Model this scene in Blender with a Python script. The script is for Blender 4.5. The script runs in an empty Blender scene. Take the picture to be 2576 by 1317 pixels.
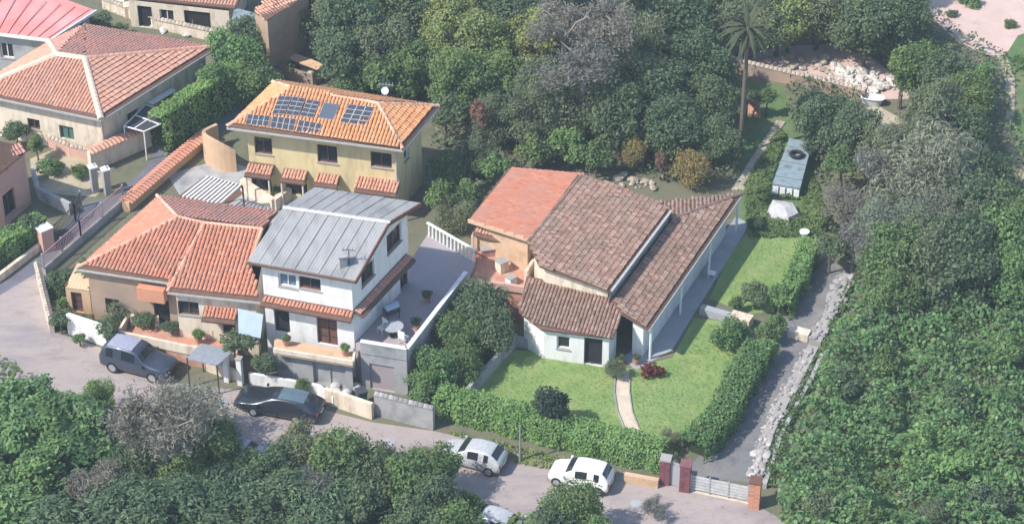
import bpy, bmesh, math, random
import numpy as np
from mathutils import Vector, Matrix, noise
from mathutils.geometry import tessellate_polygon

R = math.radians
random.seed(7)
SC = bpy.context.scene
COL = SC.collection

# ------------------------------------------------------------------ camera, sky, sun, exposure
PITCH, FOC, DIST = R(35.0), 5800.0, 145.0          # focal length in units of a 2575 wide frame
CAM = Vector((0, -DIST * math.cos(PITCH), DIST * math.sin(PITCH)))
cam_d = bpy.data.cameras.new('camera')
cam_d.sensor_width = 36.0
cam_d.lens = 36.0 * FOC / 2575.0
cam_d.clip_start, cam_d.clip_end = 1.0, 2000.0
cam = bpy.data.objects.new('camera', cam_d)
cam.location = CAM
cam.rotation_euler = (math.pi / 2 - PITCH, 0, 0)
COL.objects.link(cam)
SC.camera = cam

SUN_EL, SUN_TO = R(47), Vector((-0.86, -0.40, 0)).normalized()
w = bpy.data.worlds.new('World')
SC.world = w
w.use_nodes = True
nt = w.node_tree
bg = nt.nodes['Background']
sky = nt.nodes.new('ShaderNodeTexSky')
sky.sky_type = 'NISHITA'
sky.sun_disc = False
sky.sun_elevation = SUN_EL
sky.sun_rotation = math.atan2(SUN_TO.x, SUN_TO.y)
sky.dust_density = 0.6
nt.links.new(sky.outputs[0], bg.inputs[0])
bg.inputs[1].default_value = 0.15
sun_d = bpy.data.lights.new('sun', 'SUN')
sun_d.energy = 3.6
sun_d.angle = R(1.2)
sun_d.color = (1.0, 0.95, 0.87)
sun = bpy.data.objects.new('sun', sun_d)
to_sun = Vector((SUN_TO.x * math.cos(SUN_EL), SUN_TO.y * math.cos(SUN_EL), math.sin(SUN_EL)))
sun.rotation_euler = to_sun.to_track_quat('Z', 'Y').to_euler()
COL.objects.link(sun)
vs = SC.view_settings
vs.view_transform = 'Standard'
vs.look = 'None'
vs.exposure = 0.74
vs.gamma = 1.0
vs.use_curve_mapping = False
SC.cycles.max_bounces = 6
SC.cycles.diffuse_bounces = 3
SC.cycles.transparent_max_bounces = 4

# ------------------------------------------------------------------ survey: where things stand
def ray(u, v):
    return Vector(((u - 1287.5) / FOC,
                   math.cos(PITCH) - math.sin(PITCH) * (v - 658.5) / FOC,
                   -math.sin(PITCH) - math.cos(PITCH) * (v - 658.5) / FOC))

def at(u, v, z=0.0):
    d = ray(u, v)
    return CAM + d * ((z - CAM.z) / d.z)

def on_plane(u, v, p, n):
    d = ray(u, v)
    return CAM + d * ((p - CAM).dot(n) / d.dot(n))

def plane3(a, b, c):
    """three (u, v, z) points give a plane; returns a function (u, v) -> point on it"""
    A, B, C_ = at(*a), at(*b), at(*c)
    n = (B - A).cross(C_ - A).normalized()
    return lambda u, v: on_plane(u, v, A, n)

# ------------------------------------------------------------------ builders
class MB:
    def __init__(s): s.v, s.f = [], []
    def add(s, vs_, fs):
        o = len(s.v); s.v += [Vector(p) for p in vs_]; s.f += [tuple(i + o for i in f) for f in fs]; return s
    def box(s, c, sx, sy, sz, rz=0.0, m=None):
        h = [Vector((x * sx / 2, y * sy / 2, z * sz / 2)) for z in (-1, 1) for y in (-1, 1) for x in (-1, 1)]
        mm = m if m is not None else Matrix.Rotation(rz, 3, 'Z')
        return s.add([Vector(c) + mm @ p for p in h], [(0, 2, 3, 1), (4, 5, 7, 6), (0, 1, 5, 4), (2, 6, 7, 3), (0, 4, 6, 2), (1, 3, 7, 5)])
    def beam(s, a, b, wd, ht):
        """box along a->b, its width level and its height upward from the a-b line's middle"""
        a, b = Vector(a), Vector(b); d = (b - a); L = d.length; x = d / L
        up = Vector((0, 0, 1))
        if abs(x.z) > .99: up = Vector((0, 1, 0))
        y = up.cross(x).normalized(); z = x.cross(y)
        m = Matrix((x, y, z)).transposed()
        return s.box((a + b) / 2, L, wd, ht, m=m)
    def prism(s, poly, z0, z1):
        n = len(poly)
        b = [Vector((p[0], p[1], z0)) for p in poly]; t = [Vector((p[0], p[1], z1)) for p in poly]
        return s.add(b + t, [tuple(range(n))[::-1], tuple(range(n, 2 * n))] + [(i, (i + 1) % n, n + (i + 1) % n, n + i) for i in range(n)])
    def slab(s, pts, th):
        """a plate whose upper face is pts (ccw from above), th thick along its normal"""
        n = len(pts); nn = normal(pts)
        if nn.z < 0: pts = pts[::-1]; nn = -nn
        lo = [p - nn * th for p in pts]
        return s.add(list(pts) + lo, [tuple(range(n)), tuple(range(n, 2 * n))[::-1]] + [((i + 1) % n, i, n + i, n + (i + 1) % n) for i in range(n)])
    def tube(s, a, b, r0, r1, n=6, cap=True):
        a, b = Vector(a), Vector(b); d = (b - a).normalized()
        x = d.orthogonal().normalized(); y = d.cross(x)
        ring = [(math.cos(6.28318 * i / n), math.sin(6.28318 * i / n)) for i in range(n)]
        vv = [a + (x * c + y * q) * r0 for c, q in ring] + [b + (x * c + y * q) * r1 for c, q in ring]
        ff = [(i, (i + 1) % n, n + (i + 1) % n, n + i) for i in range(n)]
        if cap: ff += [tuple(range(n))[::-1], tuple(range(n, 2 * n))]
        return s.add(vv, ff)
    def disc(s, c, axis, r, th, n=14):
        a = Vector(axis).normalized() * th / 2
        return s.tube(Vector(c) - a, Vector(c) + a, r, r, n)
    def build(s, name, mat, parent=None, local=False, smooth=False, **kw):
        me = bpy.data.meshes.new(name)
        off = Vector((0, 0, 0))
        if parent is not None and not local: off = world_loc(parent)
        me.from_pydata([p - off for p in s.v], [], s.f)
        me.update()
        if smooth: me.polygons.foreach_set('use_smooth', [True] * len(me.polygons))
        return link(name, me, mat, parent, **kw)

def world_loc(o):
    l = Vector(o.location)
    while o.parent is not None:
        o = o.parent; l += Vector(o.location)
    return l

def link(name, me, mat, parent=None, **kw):
    if mat is not None and not me.materials: me.materials.append(mat)
    o = bpy.data.objects.new(name, me)
    COL.objects.link(o)
    if parent is not None: o.parent = parent
    for k, v in kw.items(): o[k] = v
    return o

def thing(name, label, cat, loc=(0, 0, 0), rz=0.0, group=None):
    o = bpy.data.objects.new(name, None)
    o.empty_display_size = .3
    COL.objects.link(o)
    o.location = loc; o.rotation_euler = (0, 0, rz)
    o['label'] = label; o['category'] = cat
    if group: o['group'] = group
    return o

def clone(root, loc=None, rz=None, label=None, group=None):
    r = root.copy(); COL.objects.link(r)
    if loc is not None: r.location = loc
    if rz is not None: r.rotation_euler = (0, 0, rz)
    if label: r['label'] = label
    if group: r['group'] = group
    for ch in list(root.children):
        c = ch.copy(); COL.objects.link(c); c.parent = r
        for g in list(ch.children):
            d = g.copy(); COL.objects.link(d); d.parent = c
    return r

def normal(pts):
    n = Vector((0, 0, 0))
    for i in range(len(pts)):
        a, b = pts[i], pts[(i + 1) % len(pts)]
        n += a.cross(b)
    return n.normalized()

def ccw(pts):
    return list(pts) if normal([Vector((p.x, p.y, 0)) for p in pts]).z > 0 else list(pts)[::-1]

def inset(poly, d):
    """poly ccw (2-D part is used); moves each edge inward by d, keeps each corner's z"""
    n = len(poly); out = []
    for i in range(n):
        p0, p1, p2 = poly[i - 1], poly[i], poly[(i + 1) % n]
        e1 = Vector((p1.x - p0.x, p1.y - p0.y)).normalized(); e2 = Vector((p2.x - p1.x, p2.y - p1.y)).normalized()
        n1, n2 = Vector((-e1.y, e1.x)), Vector((-e2.y, e2.x))
        k = 1 + n1.dot(n2)
        q = Vector((p1.x, p1.y)) + (n1 + n2) * (d / max(k, .3))
        out.append(Vector((q.x, q.y, p1.z)))
    return out

def inside(p, poly):
    c = False; n = len(poly); j = n - 1
    for i in range(n):
        a, b = poly[i], poly[j]
        if (a[1] > p[1]) != (b[1] > p[1]) and p[0] < (b[0] - a[0]) * (p[1] - a[1]) / (b[1] - a[1]) + a[0]: c = not c
        j = i
    return c

# ------------------------------------------------------------------ materials
def rgb(r, g, b): return (r, g, b, 1.0)

def base_mat(name, rough=.8, spec=.3):
    m = bpy.data.materials.new(name); m.use_nodes = True
    b = m.node_tree.nodes['Principled BSDF']
    b.inputs['Roughness'].default_value = rough
    b.inputs['Specular IOR Level'].default_value = spec
    return m, m.node_tree, b

def ramp(nt_, fac, cols):
    r = nt_.nodes.new('ShaderNodeValToRGB')
    el = r.color_ramp.elements
    n = len(cols)
    el[0].position = 0; el[0].color = rgb(*cols[0])
    el[1].position = 1; el[1].color = rgb(*cols[-1])
    for i in range(1, n - 1):
        e = el.new(i / (n - 1)); e.color = rgb(*cols[i])
    nt_.links.new(fac, r.inputs[0])
    return r.outputs[0]

def noise_node(nt_, scale, detail=5, rough=.6, coord='Object', warp=None):
    tc = nt_.nodes.new('ShaderNodeTexCoord')
    n = nt_.nodes.new('ShaderNodeTexNoise')
    n.inputs['Scale'].default_value = scale; n.inputs['Detail'].default_value = detail; n.inputs['Roughness'].default_value = rough
    if warp:
        mp = nt_.nodes.new('ShaderNodeMapping'); mp.inputs['Scale'].default_value = warp
        nt_.links.new(tc.outputs[coord], mp.inputs[0]); nt_.links.new(mp.outputs[0], n.inputs['Vector'])
    else:
        nt_.links.new(tc.outputs[coord], n.inputs['Vector'])
    return n.outputs['Fac']

def mapr(nt_, x, a, b, c=0., d=1.):
    n = nt_.nodes.new('ShaderNodeMapRange'); n.clamp = True
    for i, q in enumerate((a, b, c, d)): n.inputs[i + 1].default_value = q
    nt_.links.new(x, n.inputs[0]); return n.outputs[0]

def mix(nt_, f, a, b, mode='MIX'):
    n = nt_.nodes.new('ShaderNodeMix'); n.data_type = 'RGBA'; n.blend_type = mode
    for s, q in ((n.inputs[0], f), (n.inputs[6], a), (n.inputs[7], b)):
        if hasattr(q, 'is_linked') or isinstance(q, bpy.types.NodeSocket): nt_.links.new(q, s)
        elif isinstance(q, (int, float)): s.default_value = q
        else: s.default_value = rgb(*q)
    return n.outputs[2]

def bump(nt_, b, h, strength=.4, dist=.05):
    n = nt_.nodes.new('ShaderNodeBump'); n.inputs['Strength'].default_value = strength; n.inputs['Distance'].default_value = dist
    nt_.links.new(h, n.inputs['Height']); nt_.links.new(n.outputs[0], b.inputs['Normal'])

def plain(name, cols, scale=2.0, rough=.85, stain=None, stain_scale=.5, stain_lo=.5, stain_hi=.7, bmp=.25, fine=14., spec=.25, metal=0., warp=None):
    m, t, b = base_mat(name, rough, spec)
    b.inputs['Metallic'].default_value = metal
    n1 = noise_node(t, scale, 6, .65, warp=warp)
    c = ramp(t, mapr(t, n1, .3, .7), cols)
    if stain:
        n2 = noise_node(t, stain_scale, 5, .6, warp=warp)
        c = mix(t, mapr(t, n2, stain_lo, stain_hi, 0, .85), c, stain)
    t.links.new(c, b.inputs['Base Color'])
    bump(t, b, noise_node(t, fine, 4, .7), bmp, .03)
    return m

def pieces_mat(name, cols, rough=.85, dirt=None, dirt_scale=.6, dirt_amt=.7, spec=.2):
    """each separate piece of a mesh, and each object, gets its own tone"""
    m, t, b = base_mat(name, rough, spec)
    g = t.nodes.new('ShaderNodeNewGeometry'); oi = t.nodes.new('ShaderNodeObjectInfo')
    a = t.nodes.new('ShaderNodeMath'); a.operation = 'ADD'
    t.links.new(g.outputs['Random Per Island'], a.inputs[0]); t.links.new(oi.outputs['Random'], a.inputs[1])
    fr = t.nodes.new('ShaderNodeMath'); fr.operation = 'FRACT'; t.links.new(a.outputs[0], fr.inputs[0])
    c = ramp(t, fr.outputs[0], cols)
    if dirt:
        tc = t.nodes.new('ShaderNodeNewGeometry')
        n = t.nodes.new('ShaderNodeTexNoise'); n.inputs['Scale'].default_value = dirt_scale; n.inputs['Detail'].default_value = 5
        t.links.new(tc.outputs['Position'], n.inputs['Vector'])
        c = mix(t, mapr(t, n.outputs['Fac'], .42, .68, 0, dirt_amt), c, dirt)
    t.links.new(c, b.inputs['Base Color'])
    return m

def leaf_mat(name, cols, trans=.42, patch=None):
    m = bpy.data.materials.new(name); m.use_nodes = True
    t = m.node_tree; t.nodes.clear()
    out = t.nodes.new('ShaderNodeOutputMaterial')
    g = t.nodes.new('ShaderNodeNewGeometry'); oi = t.nodes.new('ShaderNodeObjectInfo')
    c = ramp(t, g.outputs['Random Per Island'], cols)
    tw = ramp(t, oi.outputs['Random'], [(.86, .92, .9), (1.0, 1.0, 1.0), (1.12, 1.05, .95)])
    c = mix(t, 1.0, c, tw, 'MULTIPLY')
    n = t.nodes.new('ShaderNodeTexNoise'); n.inputs['Scale'].default_value = .55; n.inputs['Detail'].default_value = 3
    t.links.new(g.outputs['Position'], n.inputs['Vector'])
    if patch: c = mix(t, mapr(t, n.outputs['Fac'], .45, .65, 0, .7), c, patch)
    d = t.nodes.new('ShaderNodeBsdfDiffuse'); tr = t.nodes.new('ShaderNodeBsdfTranslucent'); ms = t.nodes.new('ShaderNodeMixShader')
    ms.inputs[0].default_value = trans
    t.links.new(c, d.inputs[0]); t.links.new(c, tr.inputs[0])
    t.links.new(d.outputs[0], ms.inputs[1]); t.links.new(tr.outputs[0], ms.inputs[2])
    t.links.new(ms.outputs[0], out.inputs[0])
    return m

def flat(name, c, rough=.5, spec=.4, metal=0., coat=0.):
    m, t, b = base_mat(name, rough, spec)
    b.inputs['Metallic'].default_value = metal
    b.inputs['Coat Weight'].default_value = coat
    n = noise_node(t, 6., 3)
    cc = mix(t, mapr(t, n, .35, .65), tuple(q * .88 for q in c), tuple(min(1, q * 1.08) for q in c))
    t.links.new(cc, b.inputs['Base Color'])
    return m

MT = {}
MT['road'] = plain('worn_pink_asphalt', [(.265, .225, .21), (.36, .305, .285), (.315, .265, .25)], .7, .9, stain=(.22, .195, .215), stain_scale=.3, stain_lo=.5, stain_hi=.72, fine=9, warp=(.6, 1.5, 1))
def crack(m, scale, c, width=.03, warp=1.2):
    t = m.node_tree; b = t.nodes['Principled BSDF']; src = b.inputs['Base Color'].links[0].from_socket
    tc = t.nodes.new('ShaderNodeTexCoord'); nz = t.nodes.new('ShaderNodeTexNoise'); nz.inputs['Scale'].default_value = .9; nz.inputs['Detail'].default_value = 4
    t.links.new(tc.outputs['Object'], nz.inputs['Vector'])
    vm = t.nodes.new('ShaderNodeVectorMath'); vm.operation = 'MULTIPLY_ADD'; vm.inputs[1].default_value = (warp, warp, 0)
    t.links.new(nz.outputs['Color'], vm.inputs[0]); t.links.new(tc.outputs['Object'], vm.inputs[2])
    vo_ = t.nodes.new('ShaderNodeTexVoronoi'); vo_.feature = 'DISTANCE_TO_EDGE'; vo_.inputs['Scale'].default_value = scale
    t.links.new(vm.outputs[0], vo_.inputs['Vector'])
    n2 = noise_node(t, .35, 3)
    k = mapr(t, vo_.outputs['Distance'], 0, width, .75, 0)
    mm = t.nodes.new('ShaderNodeMath'); mm.operation = 'MULTIPLY'; t.links.new(k, mm.inputs[0]); t.links.new(mapr(t, n2, .42, .6), mm.inputs[1])
    c1 = mix(t, mm.outputs[0], src, c)
    n3 = noise_node(t, 1.8, 6, .75)
    c2 = mix(t, mapr(t, n3, .56, .7, 0, .45), c1, (.2, .17, .18))
    t.links.new(c2, b.inputs['Base Color'])
crack(MT['road'], .7, (.17, .145, .15), .014)
MT['lane'] = plain('lane_asphalt', [(.12, .12, .145), (.17, .17, .2)], .7, .9, stain=(.16, .155, .17), fine=9)  # blue-grey asphalt, darkened further to put the lane's shade into its colour
MT['drive'] = plain('drive_asphalt', [(.12, .125, .135), (.19, .185, .185), (.15, .15, .155)], .9, .95, stain=(.28, .25, .22), stain_scale=.5, stain_lo=.5, stain_hi=.72, fine=9)
MT['soil'] = plain('wooded_soil', [(.1, .115, .07), (.16, .15, .1), (.09, .12, .065)], .6, .95, stain=(.18, .15, .11), stain_scale=.3, stain_lo=.56, stain_hi=.72, bmp=.6, fine=4)
MT['pinkdirt'] = plain('pink_dirt', [(.5, .36, .32), (.6, .44, .385)], .6, .95, stain=(.36, .33, .22), stain_scale=.5, stain_lo=.58, stain_hi=.75, fine=6)
MT['paledirt'] = plain('pale_dirt', [(.34, .29, .2), (.48, .41, .3)], .9, .95, stain=(.2, .22, .12), stain_scale=.5, stain_lo=.55, stain_hi=.7, fine=6)
MT['lawn'] = plain('mown_lawn', [(.14, .225, .07), (.2, .285, .095), (.17, .26, .08)], 1.0, .95, stain=(.3, .33, .13), stain_scale=.7, stain_lo=.45, stain_hi=.75, bmp=.5, fine=12)
MT['rough_grass'] = plain('rough_grass', [(.07, .13, .05), (.13, .19, .07)], 1.2, .95, stain=(.2, .19, .1), stain_scale=.4, bmp=.6, fine=8)
MT['path'] = plain('cream_paving', [(.52, .43, .32), (.62, .53, .41)], 1.4, .85, stain=(.4, .33, .25), stain_scale=1.2, fine=12)
MT['walk'] = plain('grey_concrete', [(.3, .31, .33), (.38, .385, .4)], .8, .85, stain=(.24, .25, .27), fine=10)
MT['terrace'] = plain('terrace_paving', [(.33, .28, .29), (.4, .34, .34)], 1.0, .8, stain=(.32, .3, .33), fine=10)
MT['cotto'] = plain('terracotta_paving', [(.42, .2, .14), (.55, .29, .2)], 1.6, .8, stain=(.5, .4, .33), stain_scale=.9, fine=10)
MT['under'] = plain('tile_bed', [(.12, .07, .05), (.17, .1, .075)], 3, .95)
MT['yellow'] = plain('yellow_render', [(.62, .5, .27), (.7, .58, .33)], .8, .9, stain=(.48, .38, .22), stain_scale=1.1, stain_lo=.5, stain_hi=.72, warp=(1.6, 1.6, .45))
MT['white'] = plain('white_render', [(.72, .71, .7), (.8, .79, .77)], .8, .9, stain=(.52, .5, .47), stain_scale=1.1, stain_lo=.5, stain_hi=.75, warp=(1.6, 1.6, .5))
MT['cream'] = plain('cream_render', [(.66, .56, .44), (.76, .67, .54)], .9, .9, stain=(.42, .32, .23), stain_scale=1.2, stain_lo=.48, stain_hi=.7, warp=(1.6, 1.6, .5))
MT['pink'] = plain('pink_render', [(.56, .32, .26), (.62, .38, .31)], .8, .9, stain=(.46, .33, .3), stain_scale=.7)
MT['orange_wall'] = plain('orange_render', [(.56, .24, .14), (.62, .29, .18)], 1, .9, stain=(.48, .26, .18))
MT['brownwall'] = plain('tan_render', [(.36, .25, .18), (.42, .3, .22)], .8, .9, stain=(.27, .22, .2), stain_scale=.5)
MT['greywall'] = plain('weathered_grey_render', [(.3, .3, .31), (.42, .41, .4)], 1, .9, stain=(.2, .21, .22), stain_scale=.8)
MT['tanwall'] = plain('tan_plaster', [(.55, .36, .23), (.64, .45, .3)], .9, .9, stain=(.42, .27, .17), stain_scale=.9)
MT['stonecore'] = plain('stone_wall_mortar', [(.3, .28, .26), (.38, .35, .33)], 2, .95)
MT['hidden'] = plain('dark_interior', [(.02, .02, .022), (.03, .03, .032)], 2, .9)
MT['glass'] = flat('dark_glass', (.022, .026, .034), .08, .6)
MT['reflectglass'] = flat('sky_reflect_glass', (.13, .19, .27), .1, .6)  # blue reflection painted into the pane's colour
MT['wood'] = plain('brown_wood', [(.13, .06, .045), (.19, .09, .065)], 4, .7)
MT['shutter'] = flat('green_shutter', (.09, .17, .15), .6)
MT['whitepaint'] = flat('white_paint', (.76, .76, .74), .5)
MT['darkmetal'] = flat('dark_metal', (.06, .06, .07), .45, .5)
MT['steel'] = flat('galvanised_metal', (.45, .47, .5), .4, .5, .5)
MT['gutter'] = flat('grey_gutter', (.5, .48, .46), .5, .4, .2)
MT['bluefabric'] = plain('blue_awning_cloth', [(.3, .37, .47), (.38, .45, .55)], 2, .8)
MT['tarp'] = plain('blue_grey_sheet', [(.15, .205, .23), (.235, .295, .315), (.29, .325, .33)], 1.2, .7, stain=(.06, .08, .1), stain_scale=1.2)
MT['tyre'] = flat('rubber', (.025, .025, .027), .8, .2)
MT['greyroof'] = plain('weathered_sheet_roof', [(.25, .25, .25), (.335, .33, .325), (.29, .29, .285)], 1.0, .92, stain=(.2, .2, .2), stain_scale=.8, stain_lo=.5, stain_hi=.7, bmp=.15, warp=(1, .35, 1))
MT['redroof'] = plain('red_painted_roof', [(.62, .2, .17), (.68, .3, .28)], .35, .8, stain=(.6, .36, .36), stain_scale=.25, stain_lo=.45, stain_hi=.65)
MT['orange_tile'] = pieces_mat('orange_clay_tile', [(.49, .2, .125), (.56, .235, .15), (.52, .215, .14), (.6, .285, .19), (.45, .2, .135)], dirt=(.42, .22, .155), dirt_scale=.6, dirt_amt=.7)
MT['warm_tile'] = pieces_mat('bright_orange_clay_tile', [(.57, .25, .11), (.63, .3, .14), (.59, .27, .125), (.67, .36, .19)], dirt=(.55, .33, .18), dirt_scale=.6, dirt_amt=.5)
MT['peach_tile'] = pieces_mat('peach_clay_tile', [(.53, .27, .18), (.6, .32, .22), (.5, .25, .175), (.62, .36, .26)], dirt=(.5, .31, .24), dirt_scale=.5, dirt_amt=.5)
MT['dull_tile'] = pieces_mat('weathered_shade_red_tile', [(.47, .225, .17), (.55, .275, .215), (.51, .25, .195), (.43, .22, .17)], dirt=(.36, .23, .19), dirt_scale=.7, dirt_amt=.8)  # duller tone puts shade into back slopes and side ledge; pink house's own
MT['brown_tile'] = pieces_mat('old_brown_tile', [(.18, .11, .085), (.265, .16, .125), (.32, .2, .155), (.22, .135, .105), (.37, .26, .21), (.28, .155, .12)], dirt=(.2, .15, .115), dirt_scale=.8, dirt_amt=.6)
MT['ridge'] = pieces_mat('mortared_ridge_tile', [(.62, .36, .25), (.7, .45, .33), (.56, .3, .2)])
MT['pale_ridge'] = pieces_mat('pale_ridge_tile', [(.68, .5, .38), (.74, .57, .45)])
MT['collector'] = flat('collector_glass', (.085, .105, .14), .3, .5)
MT['pv'] = flat('solar_cells', (.055, .055, .065), .3, .5)
MT['stone'] = pieces_mat('pale_stone', [(.22, .205, .2), (.34, .31, .3), (.5, .46, .44), (.3, .26, .25), (.4, .34, .33)], dirt=(.3, .3, .28), dirt_scale=2)
MT['darkstone'] = pieces_mat('grey_stone', [(.22, .21, .22), (.33, .31, .32), (.4, .37, .37)], dirt=(.2, .2, .17), dirt_scale=2)
MT['paver'] = pieces_mat('pale_paver', [(.4, .33, .27), (.52, .43, .35), (.46, .39, .33), (.33, .27, .23)], dirt=(.3, .27, .2), dirt_scale=1.5)
MT['brick'] = pieces_mat('dark_red_brick', [(.16, .06, .07), (.22, .09, .09), (.19, .075, .085)])
MT['cottobrick'] = pieces_mat('terracotta_brick', [(.45, .2, .12), (.55, .27, .17), (.5, .23, .15)])
MT['bark'] = plain('bark', [(.11, .085, .065), (.17, .14, .11)], 5, .95)
MT['greybark'] = plain('grey_bark', [(.24, .22, .2), (.33, .3, .275)], 5, .95)
MT['leaf_mid'] = leaf_mat('leaf_mid', [(.115,.185,.07),(.16,.24,.09),(.21,.29,.12),(.28,.35,.17)], patch=(.13,.21,.09))
MT['leaf_dark'] = leaf_mat('leaf_dark', [(.1,.145,.08),(.135,.19,.105),(.175,.235,.135),(.24,.29,.18)], patch=(.115,.17,.1))
MT['leaf_bright'] = leaf_mat('leaf_bright', [(.12,.21,.08),(.165,.275,.1),(.22,.34,.135),(.3,.42,.2)], patch=(0.14, 0.235, 0.1))
MT['leaf_yellow'] = leaf_mat('leaf_yellow', [(.27,.31,.11),(.345,.38,.14),(.4,.43,.19),(.31,.36,.155)], patch=(0.23, 0.29, 0.12))
MT['leaf_olive'] = leaf_mat('leaf_olive', [(.175,.2,.115),(.23,.26,.15),(.285,.31,.19),(.195,.23,.14)], patch=(.16,.21,.125))
MT['leaf_grey'] = leaf_mat('leaf_grey', [(.22,.21,.19),(.285,.275,.25),(.34,.33,.305),(.24,.245,.21)], patch=(0.22, 0.23, 0.195))
MT['leaf_ochre'] = leaf_mat('leaf_ochre', [(.3,.23,.08),(.38,.3,.12),(.43,.35,.17),(.26,.24,.12)])
MT['leaf_ivy'] = leaf_mat('leaf_ivy', [(.1,.195,.08),(.155,.275,.11),(.215,.355,.145),(.32,.45,.22)], patch=(0.105, 0.19, 0.09))
MT['leaf_rust'] = leaf_mat('leaf_rust', [(.25, .14, .11), (.33, .2, .16)])
MT['leaf_laurel'] = leaf_mat('leaf_laurel', [(.095,.15,.085),(.13,.2,.11),(.18,.255,.145),(.26,.335,.21)], patch=(0.105, 0.165, 0.1))
MT['leaf_hedge'] = leaf_mat('leaf_hedge', [(.18, .31, .1), (.245, .4, .135), (.31, .47, .175), (.4, .55, .25)], patch=(.2, .33, .115))
MT['leaf_wispy'] = leaf_mat('leaf_wispy', [(.215, .24, .175), (.285, .31, .235), (.35, .37, .29), (.245, .27, .2)], patch=(.17, .225, .16))
MT['leaf_shade_ink'] = leaf_mat('leaf_shade_ink', [(.03, .05, .045), (.045, .07, .06), (.06, .09, .07), (.09, .12, .09)])  # dark tree leaves taken near black to carry its shadow on the lawn
MT['twig'] = leaf_mat('twig', [(.18, .155, .13), (.26, .23, .2), (.3, .27, .24)], .0)

# ------------------------------------------------------------------ roofs of real tiles
def tile_mesh(kind, wd, ln):
    mb = MB()
    if kind == 'barrel':
        prof = [(-.5, 0), (-.34, .25), (0, .38), (.34, .25), (.5, 0)]
        lo = [Vector((x * wd * .98, ln * 1.14, z * wd * 1.0 + .03)) for x, z in prof]
        hi = [Vector((x * wd * .8, 0, z * wd * .8)) for x, z in prof]
        mb.add(hi + lo, [(i + 1, i, 5 + i, 6 + i) for i in range(4)] + [(9, 8, 7, 6, 5)])
    else:                                                  # flat interlocking tile with a raised lip at its lower end
        h = .075
        a = [Vector((-.49 * wd, 0, .0)), Vector((.49 * wd, 0, .0)), Vector((.49 * wd, ln * 1.08, h)), Vector((-.49 * wd, ln * 1.08, h)),
             Vector((-.49 * wd, ln * 1.08, h - .06)), Vector((.49 * wd, ln * 1.08, h - .06)), Vector((0, 0, .03)), Vector((0, ln * 1.08, h + .03))]
        mb.add(a, [(0, 3, 7, 6), (6, 7, 2, 1), (3, 4, 5, 2, 7)])
    return mb

def tile_roof(parent, planes, mat, kind='barrel', wd=.24, ln=.38, single=0, bed=None, th=.14, name='roof', margin=.06):
    """planes: lists of points, each one slope. Tiles lie on them; the `single` nearest are objects of their own."""
    bedm = MB()
    spots = []
    for pts in planes:
        pts = ccw(pts)
        n = normal(pts)
        bedm.slab(pts, th)
        down = (Vector((0, 0, -1)) - n * -n.z)
        down = down.normalized() if down.length > .02 else Vector((0, -1, 0))
        across = down.cross(n).normalized()
        o = pts[0]
        p2 = [((p - o).dot(across), (p - o).dot(down)) for p in pts]
        a0, a1 = min(p[0] for p in p2), max(p[0] for p in p2); b0, b1 = min(p[1] for p in p2), max(p[1] for p in p2)
        m = Matrix((across, down, n)).transposed()
        ny = max(1, int((b1 - b0) / ln)); nx = max(1, int((a1 - a0) / wd))
        for j in range(ny + 1):
            for i in range(nx + 1):
                a = a0 + (i + .5) * wd; b = b1 - (j + 1) * ln + .04
                if inside((a, b + ln * .5), p2) and inside((a + (.0), b + ln * .9), p2):
                    q = o + across * (a + random.uniform(-.008, .008)) + down * (b + random.uniform(-.015, .015)) + n * (.012 + random.uniform(0, .022))
                    spots.append((q, m @ Matrix.Rotation(random.gauss(0, .028), 3, 'Z')))
    root = bedm.build(name, bed or MT['under'], parent)
    tm = tile_mesh(kind, wd, ln)
    spots.sort(key=lambda s: (s[0] - CAM).length)
    off = world_loc(root)
    if single:
        me = bpy.data.meshes.new('roof_tile'); me.from_pydata(tm.v, [], tm.f); me.update(); me.materials.append(mat)
        for q, m in spots[:single]:
            o = bpy.data.objects.new('roof_tile', me); COL.objects.link(o)
            o.parent = root; o.matrix_local = Matrix.Translation(q - off) @ m.to_4x4()
    rest = spots[single:]
    if rest:
        big = MB()
        for q, m in rest: big.add([q + m @ p for p in tm.v], tm.f)
        big.build('roof_tiles', mat, root, kind='stuff')
    return root

def caps(parent, lines, mat, wd=.3, ln=.4, name='ridge_cap', lift=.05):
    mb = MB()
    for a, b in lines:
        d = b - a; L = d.length; x = d / L
        y = Vector((0, 0, 1)).cross(x).normalized(); z = x.cross(y)
        n = max(1, round(L / ln)); s = L / n
        prof = [(-.5, -.12), (-.3, .2), (0, .32), (.3, .2), (.5, -.12)]
        for i in range(n):
            p = a + x * (i * s) + z * (lift + random.uniform(0, .015)); q = a + x * ((i + 1.08) * s) + z * lift
            lo = [p + y * (u * wd) + z * (v * wd) for u, v in prof]; hi = [q + y * (u * wd * .85) + z * (v * wd * .8) for u, v in prof]
            mb.add(lo + hi, [(i2, i2 + 1, 6 + i2, 5 + i2) for i2 in range(4)] + [(4, 3, 2, 1, 0), (5, 6, 7, 8, 9)])
    return mb.build(name, mat, parent)

# ------------------------------------------------------------------ walls with real openings
def on_wall(A, B, u, v):
    d = Vector((B.x - A.x, B.y - A.y, 0)); L = d.length; d /= L
    n = Vector((d.y, -d.x, 0))
    p = on_plane(u, v, Vector((A.x, A.y, 0)), n)
    return (p - Vector((A.x, A.y, 0))).dot(d), p.z

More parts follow.
